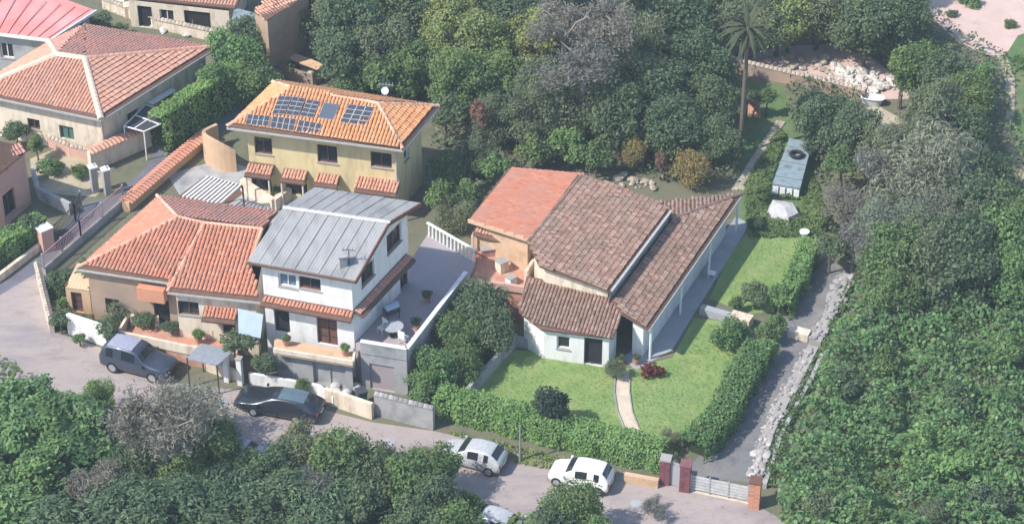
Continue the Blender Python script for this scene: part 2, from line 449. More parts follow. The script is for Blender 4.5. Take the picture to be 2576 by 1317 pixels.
def wall(parent, A, B, zA, zB, z0, mat, opens=(), name='wall', top=None, depth=.18):
    """A->B with the outside on the right; opens: (u0, v0, u1, v1, kind) in survey coordinates or ('m', s0, z0, s1, z1, kind)"""
    d = Vector((B.x - A.x, B.y - A.y, 0)); L = d.length
    if L < .05: return None
    d /= L
    n = Vector((d.y, -d.x, 0)); o = Vector((A.x, A.y, 0))
    P3 = lambda s, z, k=0.: o + d * s + Vector((0, 0, z)) - n * k
    outer = [(0, z0), (L, z0), (L, zB)] + (top or []) + [(0, zA)]
    holes = []
    for op in opens:
        if op[0] == 'm': s0, h0, s1, h1, kd = op[1:]
        else:
            u0, v0, u1, v1, kd = op
            um, vm = (u0 + u1) / 2, (v0 + v1) / 2
            s0, _ = on_wall(A, B, u0, vm); s1, _ = on_wall(A, B, u1, vm)
            _, h1 = on_wall(A, B, um, v0); _, h0 = on_wall(A, B, um, v1)
        s0, s1 = max(.05, min(s0, s1)), min(L - .05, max(s0, s1)); h0, h1 = max(z0 + .02, min(h0, h1)), max(h0, h1)
        lim = zA + (zB - zA) * (s0 + s1) / 2 / L
        if not top: h1 = min(h1, lim - .06)
        if s1 - s0 > .15 and h1 - h0 > .15: holes.append((s0, h0, s1, h1, kd))
    loops = [[Vector((s, z, 0)) for s, z in outer]] + [[Vector((s0, h0, 0)), Vector((s0, h1, 0)), Vector((s1, h1, 0)), Vector((s1, h0, 0))] for s0, h0, s1, h1, _ in holes]
    flatl = [p for lp in loops for p in lp]
    tris = tessellate_polygon(loops)
    mb = MB()
    vv = [P3(p.x, p.y) for p in flatl]
    ff = []
    for t in tris:
        a, b, c = (vv[i] for i in t)
        ff.append(t if (b - a).cross(c - a).dot(n) > 0 else t[::-1])
    mb.add(vv, ff)
    for s0, h0, s1, h1, _ in holes:
        f = [P3(s0, h0), P3(s1, h0), P3(s1, h1), P3(s0, h1)]; bk = [P3(s0, h0, depth), P3(s1, h0, depth), P3(s1, h1, depth), P3(s0, h1, depth)]
        mb.add(f + bk, [(i, (i + 1) % 4, 4 + (i + 1) % 4, 4 + i) for i in range(4)])
    wl = mb.build(name, mat, parent)
    for s0, h0, s1, h1, kd in holes:
        opening(parent, P3, s0, h0, s1, h1, kd, depth)
    return wl

def opening(parent, P3, s0, h0, s1, h1, kd, depth):
    fw = .07
    fr = MB()
    def bar(a0, b0, a1, b1, k0, k1):
        p = [P3(a, b, k) for k in (k0, k1) for a, b in ((a0, b0), (a1, b0), (a1, b1), (a0, b1))]
        fr.add(p, [(0, 1, 2, 3), (7, 6, 5, 4), (0, 4, 5, 1), (1, 5, 6, 2), (2, 6, 7, 3), (3, 7, 4, 0)])
    e = .004
    k0, k1 = depth - .06, depth + .04
    bar(s0 + e, h0 + e, s0 + fw, h1 - e, k0, k1); bar(s1 - fw, h0 + e, s1 - e, h1 - e, k0, k1)
    bar(s0 + fw, h0 + e, s1 - fw, h0 + fw, k0, k1); bar(s0 + fw, h1 - fw, s1 - fw, h1 - e, k0, k1)
    mid = (s0 + s1) / 2
    if s1 - s0 > .8 and kd not in ('void',): bar(mid - .03, h0 + fw, mid + .03, h1 - fw, k0 + .005, k1)
    nm = 'door' if kd in ('door',) else 'window'
    col = {'door': 'wood', 'win': 'whitepaint', 'bluewin': 'whitepaint', 'void': 'darkmetal', 'dark': 'wood', 'shut': 'shutter', 'garage': 'greywall'}[kd]
    w_ = fr.build(nm, MT[col], parent)
    pane = MB()
    pk = depth + .015
    pane.add([P3(s0 + .01, h0 + .01, pk), P3(s1 - .01, h0 + .01, pk), P3(s1 - .01, h1 - .01, pk), P3(s0 + .01, h1 - .01, pk)], [(0, 1, 2, 3)])
    pane.build('door_leaf' if kd == 'door' else 'pane', MT[{'door': 'wood', 'win': 'glass', 'bluewin': 'reflectglass', 'void': 'hidden', 'dark': 'glass', 'shut': 'shutter', 'garage': 'greywall'}[kd]], w_)
    if kd == 'door':                                        # rails of a panelled door
        pn = MB()
        for r_ in range(1, 4):
            z = h0 + (h1 - h0) * r_ / 4
            p = [P3(a, b, k) for k in (pk - .03, pk) for a, b in ((s0 + fw, z - .04), (s1 - fw, z - .04), (s1 - fw, z + .04), (s0 + fw, z + .04))]
            pn.add(p, [(0, 1, 2, 3), (0, 4, 5, 1), (2, 6, 7, 3)])
        pn.build('rail', MT['darkmetal'], w_)
    if kd in ('win', 'bluewin', 'dark'):
        sb = MB()
        p = [P3(a, b, k) for k in (-.07, depth - .06) for a, b in ((s0 - .06, h0 - .05), (s1 + .06, h0 - .05), (s1 + .06, h0 + .002), (s0 - .06, h0 + .002))]
        sb.add(p, [(0, 1, 2, 3), (7, 6, 5, 4), (0, 4, 5, 1), (1, 5, 6, 2), (2, 6, 7, 3), (3, 7, 4, 0)])
        sb.build('sill', MT['stonecore'], w_)

def walls(parent, poly, z0, mat, opens={}, drop=.12, names='wall', skip=()):
    """poly ccw with corner heights; opens: {edge index: [...]}"""
    n = len(poly)
    for i in range(n):
        if i in skip: continue
        A, B = poly[i], poly[(i + 1) % n]
        wall(parent, A, B, A.z - drop, B.z - drop, z0, mat, opens.get(i, ()), names)

# ------------------------------------------------------------------ foliage
def cards(name, C, N, S, seed=0, asp=1.6):
    """leaf cards: centres, facing normals and sizes -> one mesh"""
    rng = np.random.default_rng(seed)
    n = len(C)
    N = N / (np.linalg.norm(N, axis=1, keepdims=True) + 1e-9)
    r = rng.normal(size=(n, 3))
    t = np.cross(N, r); t /= (np.linalg.norm(t, axis=1, keepdims=True) + 1e-9)
    b = np.cross(N, t)
    S = S[:, None]
    k = rng.uniform(.6, 1.3, (n, 1))
    V = np.empty((n, 4, 3))
    V[:, 0] = C - t * S * .5
    V[:, 1] = C - b * S * .5 / asp * k + N * S * .1
    V[:, 2] = C + t * S * .5 * k
    V[:, 3] = C + b * S * .5 / asp + N * S * .1
    return quads(name, V.reshape(-1, 3))

def quads(name, V):
    n = len(V) // 4
    me = bpy.data.meshes.new(name)
    me.vertices.add(4 * n); me.vertices.foreach_set('co', V.astype(np.float32).ravel())
    me.loops.add(4 * n); me.loops.foreach_set('vertex_index', np.arange(4 * n, dtype=np.int32))
    me.polygons.add(n); me.polygons.foreach_set('loop_start', np.arange(0, 4 * n, 4, dtype=np.int32))
    me.update(calc_edges=True)
    me.validate()
    return me

def crown_mesh(seed, ncards, size, nlobes=18, spread=.62, lobe=(.26, .44), squash=1.0, asp=1.6, fuzz=.16, fill=.15):
    rng = np.random.default_rng(seed)
    L, rad = [], []
    while len(L) < nlobes:
        p = rng.uniform(-1, 1, 3)
        if np.linalg.norm(p) < 1:
            if p[2] < -.6: continue
            L.append(p * spread * np.array([1, 1, squash])); rad.append(rng.uniform(*lobe))
    L, rad = np.array(L), np.array(rad)
    C = []; N = []
    want = ncards
    while want > 0:
        k = rng.choice(nlobes, want * 2, p=rad ** 2 / np.sum(rad ** 2))
        d = rng.normal(size=(len(k), 3)); d /= np.linalg.norm(d, axis=1, keepdims=True)
        rr = rad[k] * (1 + rng.normal(0, fuzz, len(k)) - np.where(rng.random(len(k)) < fill, rng.random(len(k)) * .6, 0))
        c = L[k] + d * rr[:, None] * np.array([1, 1, .85])
        dist = np.linalg.norm(c[:, None, :] - L[None], axis=2) / rad[None]
        ok = (dist.min(axis=1) > .62)
        c, d = c[ok][:want], d[ok][:want]
        C.append(c); N.append(d); want -= len(c)
    C, N = np.concatenate(C), np.concatenate(N)
    N = N * .55 + np.array([0, 0, .5]) + rng.normal(0, .5, N.shape)
    S = size * rng.uniform(.6, 1.35, len(C))
    return cards('crown', C, N, S, seed, asp)

def twig_mesh(seed, cards_n=1500, csize=.1, depth=5, asp=3.5):
    """a bare crown of branching twigs with thin grey sprays at their ends, unit radius"""
    rnd = random.Random(seed)
    segs = []
    ends = []
    def grow(p, d, L, r, k):
        q = p + d * L
        segs.append((p, q, r, r * .7))
        if k == 0: ends.append(q); return
        for _ in range(3 if k > 1 else 3):
            e = (d + Vector((rnd.gauss(0, .55), rnd.gauss(0, .55), rnd.gauss(.08, .4)))).normalized()
            grow(p + d * L * rnd.uniform(.55, 1), e, L * rnd.uniform(.62, .86), r * .62, k - 1)
    for i in range(4):
        a = i * 1.57 + rnd.random()
        grow(Vector((0, 0, -.75)), Vector((math.cos(a) * .65, math.sin(a) * .65, 1)).normalized(), .48, .035, depth - 1)
    mb = MB()
    for p, q, r0, r1 in segs: mb.tube(p, q, r0, r1, 3, False)
    me = bpy.data.meshes.new('branches'); me.from_pydata(mb.v, [], mb.f); me.update()
    rng = np.random.default_rng(seed)
    E_ = np.array([list(e) for e in ends])
    pick = E_[rng.integers(0, len(E_), cards_n)]
    C = pick + rng.normal(0, .085, pick.shape)
    N = rng.normal(size=C.shape) + np.array([0, 0, .4])
    cm = cards('sprays', C, N, csize * rng.uniform(.6, 1.4, len(C)), seed, asp)
    return me, cm

print('protos')
CR = {}
def crown_set(kind, matn, n, size, variants=3, **kw):
    ms = []
    for i in range(variants):
        me = crown_mesh(sum(map(ord, kind)) + i * 17, n, size, **kw)
        me.materials.append(MT[matn]); ms.append(me)
    CR[kind] = ms
SOFT = dict(spread=.72, lobe=(.15, .3), nlobes=40, fuzz=.3, fill=.25)
crown_set('mid', 'leaf_mid', 9000, .088, **SOFT)
crown_set('dark', 'leaf_dark', 9000, .085, **SOFT)
crown_set('bright', 'leaf_bright', 8000, .092, **SOFT)
crown_set('yellow', 'leaf_yellow', 8500, .082, spread=.72, lobe=(.13, .26), nlobes=44, fuzz=.35, fill=.25, squash=1.1)
crown_set('olive', 'leaf_olive', 9000, .08, spread=.74, lobe=(.12, .26), nlobes=46, fuzz=.38, fill=.3, asp=2.2)
crown_set('wispy', 'leaf_wispy', 9500, .085, 1, spread=.78, lobe=(.1, .22), nlobes=60, fuzz=.45, fill=.3, asp=4.0)
crown_set('ochre', 'leaf_ochre', 4200, .1, 1, squash=1.2, fuzz=.35, nlobes=26, lobe=(.16, .3), asp=2.6)
crown_set('smallmid', 'leaf_mid', 2200, .15, 2, nlobes=14, lobe=(.2, .36), fuzz=.25)
crown_set('smallbright', 'leaf_bright', 2200, .15, 2, nlobes=14, lobe=(.2, .36), fuzz=.25)
crown_set('smalldark', 'leaf_dark', 2200, .15, 2, nlobes=14, lobe=(.2, .36), fuzz=.25)
crown_set('ink', 'leaf_shade_ink', 2600, .14, 1, nlobes=16, lobe=(.22, .36), fuzz=.2)
crown_set('rust', 'leaf_rust', 900, .2, 1, nlobes=9)
crown_set('laurel', 'leaf_ivy', 7000, .12, 3, spread=.74, lobe=(.16, .3), nlobes=40, fuzz=.25)
crown_set('laureldark', 'leaf_laurel', 7500, .115, 2, spread=.74, lobe=(.16, .3), nlobes=40, fuzz=.25, asp=2.4)
TW = []
for i in range(3):
    b_, s_ = twig_mesh(40 + i, 4200, .1)
    b_.materials.append(MT['twig']); s_.materials.append(MT['leaf_grey']); TW.append((b_, s_))
_tc = [0]
def fix_trunk(seed, h, r):
    """a trunk with limbs for a tree h high whose crown has radius r"""
    rnd = random.Random(seed); mb = MB()
    t = max(.07, .035 * h); p = Vector((0, 0, -.1)); top = max(h - 1.35 * r, h * .25)
    n = 4
    for i in range(n):
        q = Vector((rnd.gauss(0, .05) * r * .3, rnd.gauss(0, .05) * r * .3, top * (i + 1) / n)); mb.tube(p, q, t, t * .87, 7, False); p, t = q, t * .87
    for k in range(6):
        a = k * 1.05 + rnd.random() * .7
        q = p + Vector((math.cos(a) * r * .35, math.sin(a) * r * .35, r * rnd.uniform(.35, .7))); mb.tube(p, q, t * .62, t * .34, 5, False)
        q2 = q + Vector((math.cos(a + .4) * r * .35, math.sin(a + .4) * r * .35, r * rnd.uniform(.2, .45))); mb.tube(q, q2, t * .34, t * .12, 4, False)
    return mb

GROUPS = {}
def tree(u, v, h, r, kind, label, name=None, group=None, cat=None, zs=.9, xs=1.0):
    """crown centred at survey point (u, v), h m high over its foot"""
    _tc[0] += 1; k = _tc[0]
    if kind in ('dark', 'mid', 'olive', 'yellow', 'bright', 'wispy'):
        r *= 1.2; h = min(h, 2.15 * r); zs = max(zs, 1.05)
    if kind in ('laurel', 'laureldark'):
        r *= 1.25; zs = .62; h = 1.45 * r * .9
    zc = h - r * zs * .9
    p = at(u, v, zc); foot = Vector((p.x, p.y, 0))
    rnd = random.Random(k)
    nm = name or {'grey': 'bare_tree', 'ochre': 'shrub', 'ink': 'lawn_tree', 'rust': 'shrub', 'smallmid': 'shrub', 'smallbright': 'shrub', 'smalldark': 'shrub', 'laurel': 'laurel_bush', 'laureldark': 'laurel_bush'}.get(kind, 'tree')
    cat = cat or {'shrub': 'shrub', 'laurel_bush': 'bush'}.get(nm, 'tree')
    root = thing(nm, label, cat, foot, 0, group)
    if kind == 'grey':
        bm_, sm_ = TW[k % 3]
        b = link('branches', bm_, None, root); s = link('twigs', sm_, None, root)
        for o in (b, s):
            o.location = (0, 0, zc); o.scale = (r * xs, r, r * zs); o.rotation_euler = (0, 0, rnd.random() * 6.28)
        s.rotation_euler = b.rotation_euler
        fix_trunk(k, h, r).build('trunk', MT['greybark'], root, local=True)
    else:
        me = CR[kind][k % len(CR[kind])]
        c = link('crown', me, None, root)
        c.location = (0, 0, zc); a_, b2_ = rnd.uniform(.88, 1.14), rnd.uniform(.9, 1.1)
        c.scale = (r * xs * a_, r / a_, r * zs * b2_); c.rotation_euler = (rnd.gauss(0, .12), rnd.gauss(0, .12), rnd.random() * 6.28)
        fix_trunk(k, h, r).build('trunk', MT['bark'], root, local=True)
    return root

def scatter(name, poly, n, size, mat, hmax, hscale, seed, label, cat, hmin=0., exclude=(), up=.7, asp=1.5, z0=0., kind='stuff'):
    rng = np.random.default_rng(seed)
    xs = [p[0] for p in poly]; ys = [p[1] for p in poly]
    out = []
    tries = 0
    while len(out) < n and tries < n * 12:
        tries += 1
        p = (rng.uniform(min(xs), max(xs)), rng.uniform(min(ys), max(ys)))
        if inside(p, poly) and not any(inside(p, e) for e in exclude): out.append(p)
    P_ = np.array(out)
    H = np.array([hmin + (hmax - hmin) * max(0., min(1., .5 + .75 * noise.noise(Vector((x * hscale, y * hscale, seed))) + .3 * noise.noise(Vector((x * hscale * 3, y * hscale * 3, seed))))) for x, y in out])
    Z = z0 + H * (1 - np.abs(rng.normal(0, .12, len(H)))) + .05
    C = np.column_stack([P_, Z])
    N = rng.normal(0, .55, C.shape) + np.array([0, 0, up])
    # tilt with the slope of the mass
    me = cards(name, C, N, size * rng.uniform(.6, 1.4, len(C)), seed, asp)
    o = link(name, me, mat, None)
    o['kind'] = kind; o['label'] = label; o['category'] = cat
    return o

def structure(name, pts, mat, z=None, th=.0):
    """a level sheet"""
    P_ = ccw([Vector((p.x, p.y, p.z if z is None else z)) for p in pts])
    mb = MB().add(P_, [tuple(range(len(P_)))])
    return mb.build(name, mat, None, kind='structure')

def px(*pts, z=0.): return [at(u, v, z) for u, v in pts]

# ------------------------------------------------------------------ the ground
structure('ground', [Vector((-260, -230, 0)), Vector((260, -230, 0)), Vector((260, 320, 0)), Vector((-260, 320, 0))], MT['soil'])
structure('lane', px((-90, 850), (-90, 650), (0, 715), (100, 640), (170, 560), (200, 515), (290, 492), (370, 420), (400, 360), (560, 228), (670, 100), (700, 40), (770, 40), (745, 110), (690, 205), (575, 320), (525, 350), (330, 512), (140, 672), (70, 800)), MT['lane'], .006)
structure('road', px((-120, 930), (-120, 790), (0, 742), (95, 685), (128, 832), (270, 880), (430, 960), (640, 985), (930, 1060), (1100, 1085), (1330, 1140), (1560, 1185), (1700, 1222), (1900, 1268), (2010, 1330), (2100, 1420), (1450, 1420), (1150, 1310), (700, 1230), (330, 1110), (100, 1010)), MT['road'], .012)
structure('yard', px((75, 400), (250, 330), (265, 470), (240, 495), (150, 490), (85, 470)), MT['paledirt'], .011)
structure('courtyard', px((420, 440), (560, 400), (760, 470), (800, 560), (700, 590), (470, 520)), MT['greywall'], .016)
structure('lawn', px((1180, 1000), (1290, 880), (1400, 885), (1500, 912), (1580, 925), (1690, 900), (1745, 800), (1895, 815), (1880, 900), (1800, 1060), (1690, 1145), (1560, 1120), (1420, 1085), (1270, 1040)), MT['lawn'], .008)
structure('side_lawn', px((1785, 750), (1830, 650), (1880, 580), (1960, 570), (2035, 590), (2050, 660), (1975, 780), (1880, 790)), MT['lawn'], .008)
structure('rough_meadow', px((1865, 205), (1965, 215), (2010, 300), (2062, 480), (2062, 600), (1868, 600), (1845, 470)), MT['rough_grass'], .005)
structure('driveway', px((1715, 1195), (1780, 1120), (1840, 1010), (1890, 930), (1950, 850), (2030, 700), (2085, 650), (2140, 690), (2050, 870), (1940, 1090), (1900, 1215)), MT['drive'], .014)
structure('walkway', px((1560, 900), (1640, 850), (1700, 760), (1850, 545), (1880, 560), (1876, 580), (1745, 790), (1690, 880), (1600, 930)), MT['walk'], .016)
structure('clearing', px((2310, -60), (2330, 20), (2350, 50), (2400, 100), (2470, 135), (2525, 145), (2560, 90), (2640, 60), (2640, -60)), MT['pinkdirt'], .008)
structure('trail', px((2505, 135), (2530, 140), (2552, 200), (2552, 280), (2538, 330), (2560, 390), (2590, 450), (2570, 455), (2540, 400), (2520, 340), (2532, 280), (2530, 210)), MT['paledirt'], .012)
structure('meadow', px((2525, 145), (2560, 90), (2700, 60), (2700, 420), (2590, 430), (2545, 330), (2560, 230)), MT['rough_grass'], .006)
structure('pergola_shade', px((440, 500), (560, 525), (625, 478), (515, 445)), MT['under'], .022)  # dark sheet laid in to paint the shade beneath the slats
structure('rocky_track', px((1845, 150), (1950, 120), (2090, 110), (2200, 150), (2275, 215), (2290, 250), (2180, 250), (2010, 208), (1900, 180)), MT['pinkdirt'], .011)

for u, v in ((560, 1010), (980, 1110), (1600, 1265)):
    o = MB().disc(at(u, v, .02), (0, 0, 1), .33, .02, 16).build('manhole_cover', MT['walk'], None, kind='structure')
# garden path: cream strip with a raised dark edging on each side
pl = [(1548, 935), (1545, 985), (1553, 1035), (1572, 1080), (1590, 1118)]
pr = [(1584, 930), (1583, 985), (1590, 1035), (1606, 1075), (1628, 1118)]
structure('garden_path', px(*pl, *pr[::-1]), MT['path'], .02)
for side in (pl, pr):
    mb = MB()
    for a, b in zip(side, side[1:]): mb.beam(at(*a, .04), at(*b, .04), .07, .1)
    mb.build('path_edging', MT['darkstone'], None, kind='structure')

# old stepped garden path of pale pavers going back from the tiled house
L0, L1 = (at(1838, 478), at(1872, 478)), (at(1955, 305), at(1972, 308))
gp = structure('paved_path', [L0[0], L0[1], L1[1], L1[0]], MT['paledirt'], .012)
pv = MB().box((0, 0, .03), .44, .4, .06)
pme = bpy.data.meshes.new('paver'); pme.from_pydata(pv.v, [], pv.f); pme.update(); pme.materials.append(MT['paver'])
dd = (L1[0] - L0[0]); ang = math.atan2(dd.y, dd.x) - math.pi / 2
nrow = int(dd.length / .44)
for i in range(nrow):
    for j in range(2):
        t = (i + .5) / nrow
        a, b = L0[0].lerp(L1[0], t), L0[1].lerp(L1[1], t)
        o = bpy.data.objects.new('paver', pme); COL.objects.link(o); o.parent = gp
        o.location = a.lerp(b, .27 + .46 * j) + Vector((random.uniform(-.02, .02), random.uniform(-.02, .02), random.uniform(.01, .035)))
        o.rotation_euler = (random.gauss(0, .02), random.gauss(0, .02), ang + random.gauss(0, .05)); o.scale.x = .92

# ------------------------------------------------------------------ yellow house with solar panels
E_, G_ = 5.6, 7.0
FL, FR, BR, BL = at(570, 318, E_), at(1013, 375, E_), at(1103, 267, E_), at(686, 206, E_)
RL, RR = at(735, 221, G_), at(950, 260, G_)
yh = thing('yellow_house', 'yellow two-storey house with solar panels on its bright orange hipped roof', 'house', at(790, 470))
rf = tile_roof(yh, [[FL, FR, RR, RL], [FR, BR, RR], [BR, BL, RL, RR], [BL, FL, RL]], MT['warm_tile'], 'barrel', .24, .38)
caps(rf, [(RL, RR), (FR, RR), (BR, RR), (FL, RL), (BL, RL)], MT['ridge'])
gt = MB()
for a, b in ((FL, FR), (FR, BR)):
    gt.beam(a - Vector((0, 0, .14)), b - Vector((0, 0, .14)), .13, .12)
gt.build('gutter', MT['gutter'], yh)
yw = inset([FL, FR, BR, BL], .85)
walls(yh, yw, 0, MT['yellow'], {0: [(640, 346, 684, 388, 'dark'), (798, 366, 848, 410, 'dark'), (932, 384, 985, 422, 'dark'), (628, 428, 682, 480, 'void'), (718, 438, 772, 490, 'void'), (806, 452, 850, 492, 'void'), (908, 462, 992, 500, 'void')],
                                1: [('m', 1.2, 3.2, 2.0, 4.4, 'win')]})
dp = MB(); q = yw[1]; n0 = Vector((-.1, -.35, 0)).normalized()
dp.tube(Vector((q.x + .02, q.y - .1, 0)), Vector((q.x + .02, q.y - .1, E_ - .2)), .06, .06, 7)
dp.build('downpipe', MT['gutter'], yh)
# tiled balcony canopies over the lower openings
wd_ = (yw[1] - yw[0]); wd_ = Vector((wd_.x, wd_.y, 0)).normalized(); wn_ = Vector((wd_.y, -wd_.x, 0))
for u0, u1, v, out in ((626, 690, 396, 1.15), (714, 774, 412, 1.05), (800, 855, 424, 1.0), (902, 1006, 434, 1.2)):
    s0, z = on_wall(yw[0], yw[1], u0, v); s1, _ = on_wall(yw[0], yw[1], u1, v)
    o = Vector((yw[0].x, yw[0].y, 0))
    a, b = o + wd_ * s0 + wn_ * .01, o + wd_ * s1 + wn_ * .01
    z = max(2.3, z - .3)
    pts = [a + wn_ * out + Vector((0, 0, z - .4)), b + wn_ * out + Vector((0, 0, z - .4)), b + Vector((0, 0, z)), a + Vector((0, 0, z))]
    cn = tile_roof(yh, [pts], MT['peach_tile'], 'barrel', .22, .36, name='canopy')
    for e in (a, b):
        br_ = MB()
        k = wd_ * (.1 if e is a else -.1)
        br_.beam(e + k + wn_ * .05 + Vector((0, 0, z - .75)), e + k + wn_ * (out - .1) + Vector((0, 0, z - .56)), .09, .12)
        br_.tube(e + k + wn_ * (out - .12), e + k + wn_ * (out - .12) + Vector((0, 0, z - .5)), .07, .07, 6)
        br_.build('canopy_post', MT['cream'], cn)
# solar panels
pf = plane3((570, 318, E_), (1013, 375, E_), (950, 260, G_))
A = at(570, 318, E_); pn = (at(1013, 375, E_) - A).cross(at(950, 260, G_) - A).normalized()
if pn.z < 0: pn = -pn
PANELS = [((703, 245), (735, 246), (716, 291), (685, 290), 2, 4), ((738, 246), (769, 251), (751, 295), (720, 292), 2, 4), ((774, 253), (806, 258), (788, 300), (755, 295), 2, 4),
          ((816, 261), (855, 266), (838, 305), (801, 300), 1, 1), ((878, 266), (943, 273), (920, 321), (855, 311), 3, 4),
          ((625, 291), (681, 295), (675, 321), (618, 315), 4, 2), ((687, 296), (746, 303), (740, 333), (680, 323), 4, 2), ((753, 305), (811, 315), (803, 341), (745, 335), 4, 2)]
for c0, c1, c2, c3, nu, nv in PANELS:
    Q = [pf(*c) + pn * .17 for c in (c3, c2, c1, c0)]
    sp = MB().slab(Q, .05).build('solar_panel', MT['steel'], yh)
    if nu == 1: sp['label'] = 'blue water-heating collector between the solar panels'
    cl = MB()
    bi = lambda a, b: Q[0].lerp(Q[1], a).lerp(Q[3].lerp(Q[2], a), b) + pn * .006
    for i in range(nu):
        for j in range(nv):
            e = .035
            u0, u1, v0, v1 = i / nu + e * .5, (i + 1) / nu - e * .5, j / nv + e * .5, (j + 1) / nv - e * .5
            cl.add([bi(u0, v0), bi(u1, v0), bi(u1, v1), bi(u0, v1)], [(0, 1, 2, 3)])
    cl.build('cells', MT['collector'] if nu == 1 else MT['pv'], sp)
# aerial
a0 = at(972, 247, 6.9)
ae = MB().tube(a0 - Vector((0, 0, .25)), a0 + Vector((0, 0, 1.1)), .035, .03, 6)
ae.beam(a0 + Vector((-.5, .1, 1.0)), a0 + Vector((.5, -.1, 1.0)), .03, .03)
for k in range(5): ae.beam(a0 + Vector((-.4 + k * .2, -.28, 1.0)), a0 + Vector((-.4 + k * .2, .28, 1.0)), .025, .025)
ar = ae.build('aerial', MT['steel'], yh)
ds = MB(); cc = a0 + Vector((-.05, -.12, .62)); ax = Vector((-.3, -.8, .5)).normalized(); x_ = ax.orthogonal().normalized(); y_ = ax.cross(x_)
ring = lambda r, k: [cc + (x_ * math.cos(t * .5236) + y_ * math.sin(t * .5236)) * r + ax * k for t in range(12)]
ds.add([cc] + ring(.14, .03) + ring(.25, .09), [(0, 1 + i, 1 + (i + 1) % 12) for i in range(12)] + [(1 + i, 13 + i, 13 + (i + 1) % 12, 1 + (i + 1) % 12) for i in range(12)])
ds.build('dish', MT['whitepaint'], ar)

# curved tan garden wall at the yellow house's left corner
cw = MB(); c = at(590, 392); ro, ri = 2.05, 1.8
N_ = 14
for i in range(N_ + 1):
    t = R(130 + 150 * i / N_)
    h = 1.6 + 1.2 * math.sin(math.pi * i / N_) * (i / N_)
    for r_ in (ro, ri): cw.v += [c + Vector((math.cos(t) * r_, math.sin(t) * r_, 0)), c + Vector((math.cos(t) * r_, math.sin(t) * r_, h))]
for i in range(N_):
    k = 4 * i
    cw.f += [(k, k + 4, k + 5, k + 1), (k + 2, k + 3, k + 7, k + 6), (k + 1, k + 5, k + 7, k + 3)]
cw.f += [(0, 1, 3, 2), (4 * N_, 4 * N_ + 2, 4 * N_ + 3, 4 * N_ + 1)]
o = cw.build('curved_wall', MT['tanwall'], None, smooth=False, label='curved tan plastered wall at the left corner of the yellow house', category='wall')

def capped_wall(name, pts, h, th, mat, label, tilemat=None, capw=.5, piece='coping_tile', cat='wall', z0=0.):
    """a wall along pts (ground points) with a saddle of tiles or flat coping along its top"""
    root = thing(name, label, cat, pts[0])
    b = MB()
    for p, q_ in zip(pts, pts[1:]): b.beam(p + Vector((0, 0, z0 + h / 2)), q_ + Vector((0, 0, z0 + h / 2)), th, h)
    b.build('masonry', mat, root)
    if tilemat:
        first = None
        for p, q_ in zip(pts, pts[1:]):
            d = q_ - p; L = d.length; x = d / L; y = Vector((-x.y, x.x, 0))
            n = max(1, int(L / .3))
            for i in range(n):
                s = p + x * (L * (i + .5) / n)
                if first is None:
                    t = MB()
                    for sg in (-1, 1):
                        t.add([Vector((-.14, 0, .16)), Vector((.14, 0, .16)), Vector((.14, sg * capw / 2, .0)), Vector((-.14, sg * capw / 2, 0)), Vector((0, sg * .02, .21)), Vector((0, sg * capw / 2, .06))],
                              [(0, 4, 5, 3), (4, 1, 2, 5), (3, 5, 2)] if sg < 0 else [(3, 5, 4, 0), (5, 2, 1, 4), (2, 5, 3)])
                    first = bpy.data.meshes.new(piece); first.from_pydata(t.v, [], t.f); first.update(); first.materials.append(tilemat)
                o = bpy.data.objects.new(piece, first); COL.objects.link(o); o.parent = root
                o.location = s - world_loc(root) + Vector((0, 0, z0 + h + .01)); o.rotation_euler = (0, 0, math.atan2(x.y, x.x))
    return root

capped_wall('garden_wall', px((318, 532), (425, 437), (527, 352)), .75, .55, MT['tanwall'], 'long wall with a red tiled top climbing along the lane beside the pergola', MT['orange_tile'], 1.05)
capped_wall('gate_wall', px((228, 430), (378, 365)), 1.5, .4, MT['cream'], 'short pale wall with a red tiled top below the large hipped roof', MT['peach_tile'], .95)

# pergola of pale slats in front of the yellow house
pg = thing('pergola', 'pergola of thin white slats between the yellow house and the orange roof', 'pergola', at(530, 515))
pz = 2.3
P4 = [at(455, 497, pz), at(555, 520, pz), at(610, 470, pz), at(520, 446, pz)]
fr = MB()
for a, b in ((P4[0], P4[1]), (P4[3], P4[2])): fr.beam(a, b, .1, .14)
for p in P4: fr.tube(Vector((p.x, p.y, 0)), p, .06, .06, 6)
fr.build('frame', MT['wood'], pg)
for i in range(10):
    t = (i + .5) / 10
    MB().beam(P4[0].lerp(P4[1], t) + Vector((0, 0, .12)), P4[3].lerp(P4[2], t) + Vector((0, 0, .12)), .12, .08).build('slat', MT['whitepaint'], pg)
capped_wall('terrace_wall', px((610, 478), (690, 530), (730, 500)), .9, .35, MT['cream'], 'low cream terrace wall behind the orange roofed house')

# ------------------------------------------------------------------ orange roofed house joined to the grey roofed house
E_, G_ = 4.6, 6.0
oh = thing('orange_roofed_house', 'low house with a broad orange tiled hip roof beside the lane', 'house', at(430, 760))
a1, a2, r1, rm, r2, b1, b2 = at(192, 674, E_), at(425, 709, E_), at(447, 546, G_), at(514, 561, G_), at(659, 576, G_), at(395, 492, E_), at(699, 531, E_)
pl_ = plane3((514, 561, G_), (659, 576, G_), (425, 709, E_))
k1, k2, k3 = pl_(421, 733), pl_(655, 758), pl_(630, 655)
rf = tile_roof(oh, [[a1, a2, rm, r1]], MT['orange_tile'], 'barrel', .24, .38)
tile_roof(oh, [[a2 + (k1 - a2) * .02, k1, k2, k3, r2, rm]], MT['orange_tile'], 'barrel', .24, .38)
tile_roof(oh, [[b1, a1, r1]], MT['orange_tile'], 'barrel', .24, .38)
tile_roof(oh, [[b2, b1, r1, r2]], MT['dull_tile'], 'barrel', .24, .38)  # duller copy of the front tiles, painting the slope's shade
